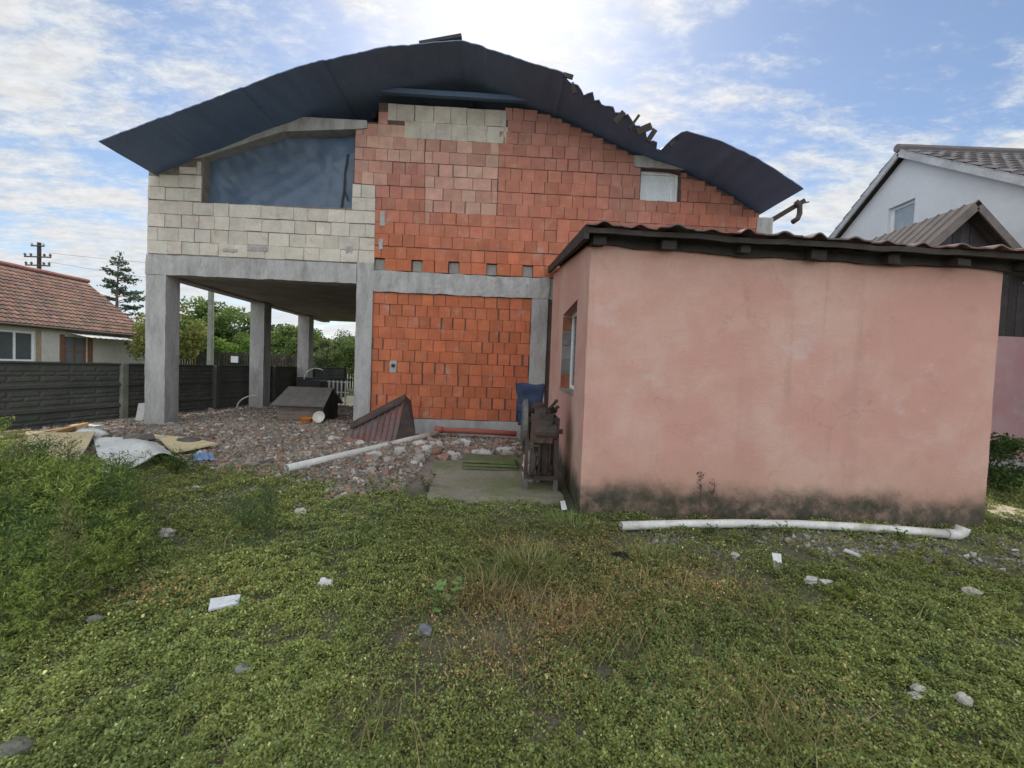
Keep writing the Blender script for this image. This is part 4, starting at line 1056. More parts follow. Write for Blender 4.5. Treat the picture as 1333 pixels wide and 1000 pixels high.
# bowls
q = G(401, 551); mb = MB()
def lathe(mb, prof, c, n=20, tilt=None, col=(1, 1, 1), squash=1):
    vs_ = []
    for r_, z in prof:
        for k in range(n):
            v = Vector((r_*math.cos(2*math.pi*k/n), r_*squash*math.sin(2*math.pi*k/n), z))
            if tilt: v = tilt @ v
            vs_.append(v+Vector(c))
    m_ = len(prof); fs_ = [(i*n+k, i*n+(k+1) % n, (i+1)*n+(k+1) % n, (i+1)*n+k) for i in range(m_-1) for k in range(n)]
    fs_.append(tuple(range(n-1, -1, -1))); mb.add(vs_, fs_, col)
lathe(mb, [(.10, 0), (.14, .05), (.165, .13), (.17, .135), (.16, .13), (.13, .06), (.0, .03)], (q.x, q.y-.1, ghv(q.x, q.y)))
solo(mb, 'feed_bowl', M['orange'], 'shallow orange plastic bowl in front of the dog house', 'bowl', smooth=True)
q = G(417, 552); mb = MB(); T = Matrix.Rotation(R(68), 3, 'X')
lathe(mb, [(.02, 0), (.09, .0), (.12, .05), (.135, .08), (.14, .085), (.125, .08), (.09, .02), (.0, .015)], (q.x, q.y-.02, ghv(q.x, q.y)+.14), tilt=T)
solo(mb, 'basin', M['ceramic'], 'round white basin tipped against the dog house', 'basin', smooth=True)
# bins / drum behind the dog house
for (px, py, Y, w, d, h, nm, lb) in ((398, 505, 13.6, .40, .4, .86, 'plastic_bin', 'dark square plastic bin behind the dog house'), (411, 505, 13.4, .46, .46, .80, 'plastic_bin', 'black lidded bin next to third porch column')):
    p = at(px, py, Y); z = ghv(p.x, Y); mb = MB()
    mb.add([(p.x+sx*w/2*k, Y+sy*d/2*k, z+zz) for zz, k in ((0, .85), (h, 1), (h+.001, 1.06), (h+.06, 1.06), (h+.09, .9)) for sx, sy in ((-1,-1),(1,-1),(1,1),(-1,1))],
           [(3,2,1,0)]+[(i*4+k, i*4+(k+1) % 4, (i+1)*4+(k+1) % 4, (i+1)*4+k) for i in range(4) for k in range(4)]+[(16,17,18,19)])
    solo(mb, nm, M['black'], lb, 'bin')
def arc(px, Y, zb, r_, a0, a1, rad, m, nm, lb, cat, asp=1.0):
    p = at(px, 500, Y); mb = MB(); mb.tube([(p.x+r_*math.cos(R(a)), Y+.02*math.sin(R(a*2)), zb+r_*asp*math.sin(R(a))) for a in np.linspace(a0, a1, 14)], rad, 6); solo(mb, nm, m, lb, cat, smooth=True)
arc(412, 13.2, 1.0, .38, 60, 175, .02, M['pvc'], 'hose', 'thin pale hose arching up over the bins', 'hose')
q = G(320, 538); arc(334, 12.2, ghv(-7.1, 12.2)+.02, .55, 88, 176, .018, M['pvc'], 'bent_conduit', 'thin pale bent conduit arching against the dark fence', 'conduit', .75)
# white slatted rack
p = at(437, 505, 14.6); X, Y, z = p.x, 14.6, ghv(p.x, 14.6)
rk = thing('slatted_rack', 'white slatted crate standing beside the bins', 'rack', (X, Y, z), R(8)); mb = MB()
for k in range(6): xx = X-.36+k*.14; mb.bar((xx, Y, z), (xx-.05, Y+.12, z+.85), .055, .02, (0, 1, 0))
part(mb, 'slats', M['pvc'], rk)
mb = MB()
for zz in (.12, .45, .8): mb.bar((X-.42, Y+.02+.14*zz, z+zz), (X+.42, Y+.02+.14*zz, z+zz), .05, .03)
part(mb, 'rail', M['pvc'], rk)

# leaning corrugated sheet
A_ = G(452, 577); B_ = G(515, 578); a0 = Vector((A_.x, A_.y, A_.z)); b0 = Vector((B_.x, B_.y, B_.z))
c0 = at(457, 551, A_.y+.42); d0 = at(527, 514, B_.y+.75)
def cs(s, t):
    p = a0.lerp(b0, s).lerp(c0.lerp(d0, s), t)
    f = (s*8.5) % 1; h = .036*max(0, math.cos((f-.5)*2*math.pi))
    sag = .06*math.sin(math.pi*s)*math.sin(math.pi*t)
    return p+Vector((.0, -.9, .45))*(h-sag*.5)
mb = MB(); mb.grid(cs, 130, 14, thick=(0, .004, -.003)); sh = thing('corrugated_sheet', 'rusty red corrugated steel sheet leaning against the house corner', 'metal sheet', a0)
part(mb, 'sheet', M['rust'], sh, smooth=False)
mb = MB()
def cap(s, t):
    p = c0.lerp(d0, s)+Vector((.03, -.015, .02)); q = p+(a0.lerp(b0, s)-c0.lerp(d0, s)).normalized()*.20
    r_ = p.lerp(q, t); return r_+Vector((0, -.05, .02))*math.sin(math.pi*t)+Vector((0, -.03, .01))
mb.grid(cap, 20, 6, thick=(0, .004, -.003)); part(mb, 'ridge_cap', M['darkmetal'], sh)
e0 = d0+Vector((.02, -.02, 0)); mb = MB()
mb.add([d0, b0+Vector((.0, 0, 0)), b0+Vector((.28, .32, .12)), d0+Vector((.10, .12, -.12))], [(0, 1, 2, 3), (3, 2, 1, 0)]); mb.f = [mb.f[0]]
part(mb, 'folded_edge', M['darkmetal'], sh)

# long pipes
q0 = G(373, 617); q1 = at(569, 570, 8.45)
mb = MB(); q0.z += .07; q1.z = ghv(q1.x, 8.45)+.14; mid = q0.lerp(q1, .5)-Vector((0, 0, .005))
mb.tube([q0, q0.lerp(q1, .25), mid, q0.lerp(q1, .75), q1], .056, 16, hollow=.88)
pp = solo(mb, 'drain_pipe', M['pvc'], 'long grey plastic pipe lying across the rubble towards the wall', 'pipe', smooth=True)
q0 = at(566, 569, 8.7); q1 = at(672, 574, 8.75); mb = MB(); q0.z = ghv(q0.x, 8.7)+.17; q1.z = q0.z-.03; mb.tube([q0, q0.lerp(q1, .5)+Vector((0, 0, .01)), q1], .055, 14, hollow=.88)
mb.tube([q0+Vector((-.001, 0, 0)), q0+Vector((.16, 0, 0))], .068, 14); solo(mb, 'drain_pipe', M['redpipe'], 'red brown plastic pipe lying along the plinth of the brick wall', 'pipe', smooth=True)
pts = [(808, 688), (880, 685.5), (960, 684.5), (1040, 685.5), (1110, 689), (1180, 694), (1240, 699)]
mb = MB(); P = []
for a, b in pts:
    q = G(a, b+4); P.append(Vector((q.x, min(q.y, 4.50), ghv(q.x, q.y)+.055)))
mb.tube(P, .043, 14, hollow=.85)
e = P[-1]; d = (P[-1]-P[-2]).normalized()
wp = thing('drain_pipe', 'long white pipe bowed along the foot of pink shed wall', 'pipe', P[3]); part(mb, 'tube', M['pvc'], wp, smooth=True)
mb = MB(); mb.tube([e-d*.06, e+d*.03, e+d*.075+Vector((0, 0, .03)), e+d*.09+Vector((0, 0, .085))], [.053, .053, .055, .058], 14, hollow=.8); part(mb, 'elbow', M['pvc'], wp, smooth=True)

# ---- grain mill on a steel frame
FL = G(681, 643); fy = FL.y-.02; fx0 = FL.x+.02; fx1 = G(722, 646).x; fz = .07
ml = thing('feed_mill', 'old feed mill on steel frame with blue sacking over its hopper', 'machine', ((fx0+fx1)/2, fy, fz))
ft = 1.55-(545-484)/560*fy; dpt = .55
mb = MB()
for xx in (fx0, fx1):
    for yy in (fy, fy+dpt): mb.bar((xx, yy, fz-.02), (xx, yy, ft), .045, .045, (0, 1, 0))
for z_ in (fz+.16, ft-.02):
    for yy in (fy, fy+dpt): mb.bar((fx0-.024, yy, z_), (fx1+.024, yy, z_), .039, .05)
    for xx in (fx0, fx1): mb.bar((xx, fy+.021, z_), (xx, fy+dpt-.021, z_), .037, .043)
mb.bar((fx0+.16, fy+.02, fz+.16), (fx0+.16, fy+.02, ft), .025, .03, (0, 1, 0))
part(mb, 'frame', M['darkmetal'], ml)
for xx in (fx0, fx1):
    mb = MB(); mb.box((xx-.028, fy-.028, fz-.03), (xx+.028, fy+.028, fz+.14)); part(mb, 'foot', M['greymetal'], ml)
mb = MB(); mx, my = (fx0+fx1)/2, fy+dpt/2
lathe(mb, [(.0, 0), (.25, 0), (.31, .02), (.31, .075), (.25, .09), (.08, .05), (.0, .05)], (fx0-.075, my-.04, ft-.08), 28, Matrix.Rotation(R(90), 3, 'Y'))
lathe(mb, [(.0, -.06), (.05, -.06), (.05, .24), (0, .24)], (fx0-.06, my-.04, ft-.08), 12, Matrix.Rotation(R(90), 3, 'Y')); part(mb, 'flywheel', M['greymetal'], ml, smooth=False)
mb = MB(); mb.nbox((fx0+.04, fy-.06, ft-.30), (fx1-.06, my+.16, ft+.05), .07, .02, 5); mb.nbox((fx0+.08, fy-.03, ft+.02), (mx+.03, my, ft+.12), .06, .015, 6, seed=2)
lathe(mb, [(0, -.02), (.10, -.02), (.11, 0), (.11, .24), (.09, .27), (.03, .27), (.03, .33), (0, .33)], (fx1-.26, fy+.02, ft-.16), 16, Matrix.Rotation(R(90), 3, 'Y'))
lathe(mb, [(0, 0), (.15, 0), (.16, .01), (.16, .05), (.14, .06), (0, .05)], (fx0+.05, fy-.03, fz+.33), 18, Matrix.Rotation(R(90), 3, 'Y'))
mb.nbox((fx1-.18, fy+.03, ft-.24), (fx1+.015, fy+.22, ft-.03), .06, .008, 5)
mb.tube([(mx-.16, my, ft+.04), (mx-.06, my, ft+.13), (mx+.02, my, ft+.16)], [.11, .13, .1], 12); part(mb, 'mill_body', M['darkmetal'], ml)
mb = MB(); hz0, hz1 = ft+.12, 1.55+(484-527)/560*5.55+.0; hx, hy = fx0-.0, my+.05
hz1 = at(690, 500, hy).z; hz0 = at(690, 529, hy).z; hxa = at(671, 500, hy).x; hxb = at(709, 500, hy).x
hp = [(-.78, hz0, .78), (-1.0, hz1, 1.0), (-.95, hz1, .95)]
hc = (hxa+hxb)/2; hw_ = (hxb-hxa)/2
def hop(s, t):
    ang = s*4; k = int(ang) % 4; f = ang-int(ang)
    cs_ = [(-1, -1), (1, -1), (1, 1), (-1, 1)]; a, b = cs_[k], cs_[(k+1) % 4]
    w = .70+.30*t; z_ = hz0+(hz1-hz0)*t
    pn = mnoise.noise(Vector((s*14, t*3, 1)))*.012
    return (hc+(a[0]+(b[0]-a[0])*f)*hw_*w+pn, hy+(a[1]+(b[1]-a[1])*f)*.2*w+pn, z_+.012*math.sin(s*30)*(t > .9))
mb.grid(hop, 48, 10)
mb.grid(lambda s, t: (hc+(s*2-1)*hw_*.98, hy+(t*2-1)*.195, hz1-.012-.03*math.sin(math.pi*s)*math.sin(math.pi*t)), 8, 8)
mb.bar((hc, hy, hz0), (mx-.06, my, ft+.1), .16, .16, (0, 1, 0))
part(mb, 'hopper', M['bluebag'], ml, smooth=True)
mb = MB()
def sk(s, t):
    x = at(672, 530, fy+.12).x+(.135)*s; z_ = hz0+.03-(at(672, 525, fy).z-at(672, 549, fy).z)*t
    return (x, hy-.2+.04*math.sin(s*6)+.02*mnoise.noise(Vector((s*5, t*5, 0))), z_+.02*math.sin(s*9)*t)
mb.grid(sk, 16, 12, thick=(0, .012, 0)); part(mb, 'sacking', M['bluebag'], ml, smooth=True)
mb = MB()
for i, (a, b, c_, s) in enumerate(((.05, .02, .06, .07), (.2, -.05, .05, .06), (.3, .1, .07, .06), (.33, -.08, .13, .03))): mb.rock((fx0+.05+a*1.0, my+b, ft+c_), (s, s*.9, s*.8), i+3)
mb.bar((fx1-.12, my, ft+.04), (fx1+.0, my-.1, ft+.22), .03, .03); part(mb, 'rusty_gear', M['darkmetal'], ml)
mb = MB()
for z_ in (ft-.42, ft-.33): mb.tube([(fx0+.1, my-.1, z_), (fx1-.1, my-.1, z_)], .03, 8)
mb.tube([(mx+.05, my-.15, fz+.2), (mx+.05, my-.15, ft-.2)], .06, 10); part(mb, 'shaft', M['darkmetal'], ml)

# mossy boards stacked on the pad
ty = G(602, 617).y; bx0, bx1 = G(602, 617).x, G(672, 618).x; pz = ghv(bx0, ty)*.5+.085
st = MB(); lv = .0
for k in range(3):
    for j in range(3):
        y_ = ty+.05+j*.17; st.nbox((bx0+random.uniform(-.02, .02), y_, pz+k*.047), (bx1+random.uniform(-.02, .02), y_+.155, pz+k*.047+.036), .1, .006, 4, seed=k*3+j)
solo(st, 'mossy_boards', M['moss'], 'low stack of mossy timber boards on the concrete pad', 'boards')

# ---- sheets and boards dumped at the fence
def sheet(name, m, label, px, lift, nu=24, nv=18, th=.018, cat='board'):
    P = [G(a, b) for a, b in px]
    def f(s, t):
        p = P[0].lerp(P[1], s).lerp(P[3].lerp(P[2], s), t); return (p.x, p.y, ghv(p.x, p.y)+.05+lift(s, t))
    mb = MB(); mb.grid(f, nu, nv, thick=(0, 0, -th)); return solo(mb, name, m, label, cat)
# px order: near-left, near-right, far-right, far-left
sheet('curved_sheet', M['sheet'], 'warped pale grey sheet with raised arched edge among the dumped boards', [(134, 624), (234, 604), (202, 580), (121, 575)],
      lambda s, t: .17*math.exp(-((s-.74)/.24)**2)*(1-.75*t)+.03*math.sin(s*5)+.02, cat='sheet')
sheet('insulation_board', M['yellow'], 'large pale yellow board lying beside the warped grey sheet', [(20, 606), (104, 604), (124, 574), (34, 577)], lambda s, t: .05+.07*t+.02*math.sin(s*4+t*2), th=.03)
sheet('insulation_board', M['yellow'], 'yellow board at the photo edge overgrown by weeds', [(-40, 612), (40, 604), (44, 578), (-30, 582)], lambda s, t: .03+.02*math.sin(s*3), th=.03)
sheet('insulation_board', M['yellow'], 'spotted yellow board on the rubble behind the warped grey sheet', [(226, 597), (283, 587), (262, 582), (200, 577)], lambda s, t: .05+.05*(1-s)*t+.02*s, th=.025)
def plank(p, q, w, h, dz_, label, m='greywood', col=(.30, .22, .12), cat='plank'):
    a = G(*p); b = G(*q); a.z = ghv(a.x, a.y)+dz_; b.z = ghv(b.x, b.y)+dz_
    mb = MB(); mb.bar(a, b, w, h, col=col); return solo(mb, 'plank', M[m], label, cat)
plank((0, 580), (121, 560), .10, .05, .10, 'yellowish plank lying along the foot of the dark fence')
plank((70, 576), (112, 563), .07, .06, .15, 'short amber plank resting over the yellow boards', col=(.38, .24, .09))
plank((-10, 578), (40, 573), .12, .04, .16, 'short brown plank by the fence at the photo edge', col=(.22, .16, .10))
plank((160, 580), (200, 576), .08, .05, .12, 'dark grey plank crossing behind the warped sheet', col=(.14, .13, .12))
mb = MB(); q = G(112, 562); mb.nbox((q.x-.24, q.y-.08, q.z), (q.x+.24, q.y+.1, q.z+.12), .08, .012, 5); solo(mb, 'foam_block', M['sheet'], 'pale foam block at the plank end beside the fence', 'block')
mb = MB(); q = G(119, 570); mb.rock((q.x, q.y, q.z+.06), (.27, .16, .1), 5); solo(mb, 'foam_chunk', M['sheet'], 'rounded white foam chunk lying behind the warped sheet', 'chunk')
mb = MB(); q = G(247, 583); mb.rock((q.x, q.y, q.z+.11), (.2, .12, .06), 8, (.09, .08, .07)); solo(mb, 'stone', M['stone'], 'flat dark stone weighing down the spotted yellow board', 'stone')
sheet('plastic_scrap', M['bluescrap'], 'crumpled pale blue plastic scrap on the rubble', [(250, 605), (280, 603), (275, 595), (254, 596)], lambda s, t: .01+.05*abs(mnoise.noise(Vector((s*5, t*5, 2)))), th=.006, cat='scrap')

# ---- small objects in the grass
def flat(px, name, m, label, cat, h=.03, th=.012, tilt=0):
    P = [G(a, b) for a, b in px]; zc_ = sum(ghv(p.x, p.y) for p in P)/4+h
    def f(s, t):
        p = P[0].lerp(P[1], s).lerp(P[3].lerp(P[2], s), t); return (p.x, p.y, zc_+tilt*(t-.5))
    mb = MB(); mb.grid(f, 2, 2, thick=(0, 0, -th)); return solo(mb, name, m, label, cat)
flat([(271, 803), (310, 793), (313, 785), (274, 792)], 'ceramic_tile', M['tileboard'], 'white oblong tile lying in the grass', 'tile', .05, tilt=.02)
flat([(1008, 746), (1018, 745), (1016, 735), (1004, 733)], 'paper_scrap', M['tileboard'], 'torn white paper scrap standing in the grass near the long white pipe', 'scrap', .06, .003, .05)
flat([(1098, 721), (1120, 731), (1122, 728), (1101, 718)], 'wood_splinter', M['sheet'], 'thin pale splinter lying in the grass before the pink shed', 'splinter', .035)
flat([(731, 667), (738, 666), (735, 660), (729, 661)], 'paper_scrap', M['tileboard'], 'crumpled white scrap at the corner of the pink shed', 'scrap', .05, .003, .05)
ROCKS = [(553, 826, .045, (.17, .17, .19), 'dark blue grey stone half sunk in the grass'), (318, 877, .045, (.24, .24, .23), 'grey angular stone in the grass below the white tile'),
         (16, 988, .06, (.16, .16, .12), 'flat mossy grey slab fragment at the photo corner'), (422, 765, .055, (.55, .54, .5), 'single white lump in the leafy grass'),
         (1196, 903, .036, (.42, .40, .32), 'pale stone nearest the twin pair in the grass'), (1189, 911, .03, (.42, .40, .32), 'smaller pale stone touching its twin in the grass'),
         (1254, 918, .042, (.42, .39, .32), 'oval pale stone apart from the twin stones'), (808, 728, .06, (.012, .012, .012), 'black burnt lump in the grass before the pink shed'),
         (957, 727, .045, (.40, .37, .30), 'small buff stone in the gravelly strip near the white pipe'), (1055, 760, .045, (.45, .44, .40), 'pale stone of a close pair below the white pipe'),
         (1074, 762, .045, (.45, .44, .40), 'second pale stone of the close pair below the white pipe'), (125, 812, .04, (.22, .22, .20), 'grey stone at the edge of the tall weeds'),
         (218, 698, .06, (.40, .37, .32), 'buff shard on the bare earth near the rubble'), (255, 640, .06, (.55, .54, .5), 'white lump on the rubble edge by the weeds'),
         (391, 669, .06, (.5, .45, .36), 'buff lump on the grass edge near the grey pipe'), (1265, 776, .05, (.40, .38, .3), 'pale stone in the grass under the elbow pipe end'),
         (388, 549, .0, (.5, .5, .5), ''), (1166, 878, .03, (.5, .48, .42), 'tiny white pebble behind the twin stones')]
for i, (px, py, s, c, lb) in enumerate(ROCKS):
    if s <= 0: continue
    q = G(px, py); mb = MB(); mb.rock((q.x, q.y, q.z+.012+s*.3), (s*(1.15 if i % 2 else .95), s*.8, s*(.5 if i % 3 else .7)), i*3+1, c, 3, .75); solo(mb, 'stone', M['stone'], lb, 'stone')
# rubble along the plinth: individual lumps
rb = random.Random(4)
LUMP = []
for k in range(46):
    x = rb.uniform(540, 672); y = rb.uniform(578, 600); LUMP.append((x, y, rb.uniform(.05, .13)))
for k in range(12): LUMP.append((rb.uniform(425, 470), rb.uniform(560, 582), rb.uniform(.05, .1)))
for k in range(16): LUMP.append((rb.uniform(480, 560), rb.uniform(580, 606), rb.uniform(.05, .11)))
for k in range(8): LUMP.append((rb.uniform(330, 440), rb.uniform(560, 600), rb.uniform(.03, .06)))
for i, (px, py, s) in enumerate(LUMP):
    q = G(px, py); r_ = rb.random(); c = (.43, .41, .37) if r_ < .45 else ((.30, .26, .23) if r_ < .75 else (.27, .15, .11))
    mb = MB(); mb.rock((q.x, q.y, q.z+s*.5), (s, s*rb.uniform(.6, 1), s*rb.uniform(.5, .8)), i*2+40, c, 2, .55)
    white = r_ < .45
    solo(mb, 'rubble_lump', M['stone'], 'white mortar lump in the rubble below the brick wall' if white else ('grey brown rubble lump below the brick wall' if r_ < .75 else 'reddish brick lump in the rubble below the brick wall'), 'rubble', 'white rubble lumps' if white else ('brown rubble lumps' if r_ < .75 else 'brick rubble lumps'))
# white sacks / stones under the mill
for i, (px, py, s) in enumerate(((690, 600, .13), (697, 617, .09), (686, 622, .08))):
    q = at(px, py, fy+.3); mb = MB(); mb.rock((q.x, fy+.3+.05*i, q.z), (s*.8, s*.8, s), i+70, (.42, .39, .35), 2, .6)
    mb.rock((q.x, fy+.3+.05*i, (q.z+fz)/2-.02), (s*.7, s*.7, max(.05, (q.z-fz)*.55)), i+75, (.3, .27, .24), 2, .6)
    solo(mb, 'rubble_lump', M['stone'], ('tall pale rubble heap inside the mill frame', 'small pale rubble heap inside the mill frame', 'low pale rubble heap at the mill foot')[i], 'rubble')
for i, (px, py, s) in enumerate(((704, 622, .10), (712, 608, .12))):
    q = at(px, py, fy+.3); mb = MB(); mb.rock((q.x, fy+.32, fz+.17), (s, s*.9, s*.9), i+80, (.12, .08, .07), 2, .6); solo(mb, 'scrap_lump', M['stone'], ('dark rusty scrap lump in the mill frame', 'larger dark rusty scrap lump in the mill frame')[i], 'scrap')

# ------------------------------------------------------------------ gravel of broken brick (uncountable)
def chips(n, xs, ys, maskf, size, cols, name, label, seed, mat_=None):
    r = np.random.default_rng(seed); X = r.uniform(xs[0], xs[1], n); Y = r.uniform(ys[0], ys[1], n)
    keep = r.random(n) < maskf(X, Y); X = X[keep]; Y = Y[keep]; n = len(X)
    s = size*(.5+r.random(n)**2*1.6); Z = gh(X, Y)+s*.25
    base = np.array([[-1,-1,-1],[1,-1,-1],[1,1,-1],[-1,1,-1],[-1,-1,1],[1,-1,1],[1,1,1],[-1,1,1]], float)
    P = base[None]*(1+r.uniform(-.4, .25, (n, 8, 1)))*np.stack([s*.5, s*.5*r.uniform(.5, 1, n), s*.5*r.uniform(.25, .6, n)], -1)[:, None, :]
    a = r.uniform(0, 6.28, n); b = r.normal(0, .45, n); c = r.normal(0, .45, n)
    def rot(P, t, i, j):
        ct, st_ = np.cos(t)[:, None], np.sin(t)[:, None]; A = P[:, :, i]*ct-P[:, :, j]*st_; B = P[:, :, i]*st_+P[:, :, j]*ct; P[:, :, i] = A; P[:, :, j] = B
    rot(P, b, 1, 2); rot(P, c, 0, 2); rot(P, a, 0, 1)
    P += np.stack([X, Y, Z], -1)[:, None, :]
    F_ = np.array([[0,3,2,1],[4,5,6,7],[0,1,5,4],[1,2,6,5],[2,3,7,6],[3,0,4,7]])
    V = P[:, F_].reshape(-1, 4, 3); cl_ = np.array(cols)[r.integers(0, len(cols), n)]*(.6+.7*r.random((n, 1)))
    o = quads_mesh(name, V, np.repeat(cl_, 6, 0), mat_ or M['gravel']); tag(o, label, name, kind='stuff')
BG = [(.25, .175, .13), (.22, .185, .145), (.21, .19, .16), (.26, .225, .18), (.18, .16, .135), (.29, .17, .115), (.38, .35, .30), (.20, .17, .135)]
def gmask(X, Y):
    ug = (Y > 8.9) & (X > -3.2)
    pad = (X > -1.3) & (Y > 4.9) & (Y < 7.15)
    sh_ = (X < -4.7) & (X > -8.2) & (Y < 7.7)
    return np.clip(gravel_mask(X, Y), 0, 1)*(~ug)*(~pad)*np.where(sh_, .35, 1)
chips(170000, (-8.6, 1.0), (4.4, 14.5), lambda X, Y: gmask(X, Y)*np.clip(1.6-.09*Y, .35, 1), .040, BG, 'gravel', 'broken brick and tile rubble spread under the porch', 2)
chips(1000, (-8.6, 1.0), (4.6, 14), lambda X, Y: gmask(X, Y)*.8*((X > -4.6) | (Y > 8)), .075, [(.27, .17, .13), (.26, .235, .21), (.33, .30, .27), (.2, .18, .16)], 'rubble', 'larger broken brick pieces among the rubble', 12)
chips(9000, (.9, 6.0), (3.2, 4.7), lambda X, Y: gravel_mask(X, Y)*.8, .026, [(.24, .23, .22), (.18, .17, .16), (.34, .33, .31), (.2, .16, .13)], 'pebbles', 'grey pebbles in the worn strip before pink shed', 3)

# ------------------------------------------------------------------ ground cover
def veg_masks(X, Y):
    gm = gravel_mask(X, Y)
    shed_ = (X > .62) & (Y > 4.60)
    pad = (Y > 4.98+.15*(vnoise(X, Y, 4, 71)-.5)) & (Y < 7.3) & (X > -1.25-.0*(Y)) & (X < .8)
    house_ = (Y > 8.6) & (X > -3.3)
    right_ok = (X > 5.25) & (Y < 8)
    ok = (~pad) & (~house_) & ((~shed_) | right_ok)
    return gm, ok
def dryness(X, Y):
    d = np.zeros_like(X)
    for px, py, rx, ry, k in ((690, 800, .60, .33, 1.1), (650, 840, .45, .3, .8), (860, 755, .65, .4, .8), (760, 715, .9, .5, .6), (690, 715, .5, .4, .55), (1010, 930, .5, .25, .35), (200, 775, .45, .2, .35)):
        q = G(px, py); d = np.maximum(d, k*np.exp(-(((X-q.x)/rx)**2+((Y-q.y)/ry)**2)))
    return np.clip(d*(.35+1.2*vnoise(X, Y, 2.6, 51)), 0, 1)
def ground_cover():
    r = np.random.default_rng(5)
    n = 1800000
    Y = 1.25*(7.2/1.25)**r.random(n)                       # denser near the camera
    X = (r.random(n)*2-1)*(1.32*Y+.5)
    gm, ok = veg_masks(X, Y)
    cl_ = vnoise(X, Y, 5.5, 61)*.5+vnoise(X, Y, 17, 62)*.5    # clumps
    bare = vnoise(X, Y, 1.6, 63)
    dry = dryness(X, Y)
    dens = np.clip(.18+1.9*(cl_-.28), .07, 1)*(1-.93*gm)*np.clip(1.4-np.clip((bare-.65)*7, 0, 1.1), .12, 1)
    dens = dens*(1-.45*dry)
    dens = np.where((gm > .9), dens*np.clip(1-(Y-5.0)*.9, .02, 1), dens)
    k = ok & (r.random(n) < dens)
    X, Y, cl_, dry, bare = X[k], Y[k], cl_[k], dry[k], bare[k]; n = len(X)
    Hc = .010+.11*np.clip(cl_-.28, 0, 1)*(1-.5*dry)
    Z = gh(X, Y)+Hc*r.random(n)**.6
    l = (.0112+.008*r.random(n)**2)*(1+.10*np.clip(Y-2, 0, 6)); big = (vnoise(X, Y, 1.1, 67) > .62); l = np.where(big, l*1.12, l); l = np.where(r.random(n) < .012, l*1.6, l)
    az = r.uniform(0, 6.28, n); el = r.uniform(-.25, .95, n)
    d = np.stack([np.cos(az)*np.cos(el), np.sin(az)*np.cos(el), np.sin(el)], -1)
    sd = np.stack([-np.sin(az), np.cos(az), r.normal(0, .35, n)], -1)
    c = np.stack([X, Y, Z], -1); w = (.34*l)[:, None]; ll = l[:, None]
    fold = np.zeros((n, 3)); fold[:, 2] = l*.12
    V = np.stack([c, c+d*ll*.5-sd*w+fold, c+d*ll, c+d*ll*.5+sd*w+fold], 1)
    t1 = vnoise(X, Y, .8, 64)[:, None]; t2 = vnoise(X, Y, 3.2, 65)[:, None]
    A = np.array([.128, .146, .043]); B = np.array([.075, .097, .034]); Cc = np.array([.18, .182, .05]); D = np.array([.25, .165, .075]); E = np.array([.10, .14, .06])
    col = A*(1-t1)+B*t1; col = col*(1-.5*t2)+Cc*.5*t2
    sel = r.random((n, 1)); col = np.where(sel < .12, E, col)
    dd = (dry[:, None]*.8 > r.random((n, 1))); col = np.where(dd, D*(.7+.6*r.random((n, 1))), col)
    col = np.where((r.random((n, 1)) < .03), np.array([.30, .29, .12]), col)
    pat = (.62+.62*vnoise(X, Y, .55, 91)+.28*vnoise(X, Y, 1.9, 92))[:, None]; col = col*(.55+.85*r.random((n, 1)))*1.95*pat
    # grass blades, most in the dry and the weedy patches
    m_ = 95000
    y = 1.25*(7.4/1.25)**r.random(m_); x = (r.random(m_)*2-1)*(1.32*y+.5); g2, ok2 = veg_masks(x, y); dr = dryness(x, y); bl = vnoise(x, y, 1.7, 81)
    kk = ok2 & (r.random(m_) < np.clip(0.05+.22*dr+1.5*np.clip(bl-.58, 0, 1), 0, 1)*(1-.9*g2))
    x, y, dr = x[kk], y[kk], dr[kk]; m_ = len(x)
    h = (.03+.11*r.random(m_)**3)*(1+.4*dr); az = r.uniform(0, 6.28, m_); lean = r.uniform(.5, 2.2, m_)*h
    b0_ = np.stack([x, y, gh(x, y)], -1); tip = b0_+np.stack([np.cos(az)*lean, np.sin(az)*lean, h], -1); md = b0_*.5+tip*.5; md[:, 2] += h*.18
    sw = (.0016*(1+.22*y))[:, None]*np.stack([-np.sin(az), np.cos(az), np.zeros(m_)], -1)
    Vb = np.concatenate([np.stack([b0_-sw, b0_+sw, md+sw*.8, md-sw*.8], 1), np.stack([md-sw*.8, md+sw*.8, tip+sw*.1, tip-sw*.1], 1)])
    cb = np.where(r.random((m_, 1)) < .30+.65*dr[:, None], np.array([.30, .24, .11]), np.array([.16, .20, .06]))*(.7+.6*r.random((m_, 1)))
    o = quads_mesh('grass', np.concatenate([V, Vb]), np.concatenate([col, cb, cb]), M['leaf'])
    tag(o, 'low leafy ground cover and dry grass over the whole yard', 'grass', kind='stuff')
ground_cover()

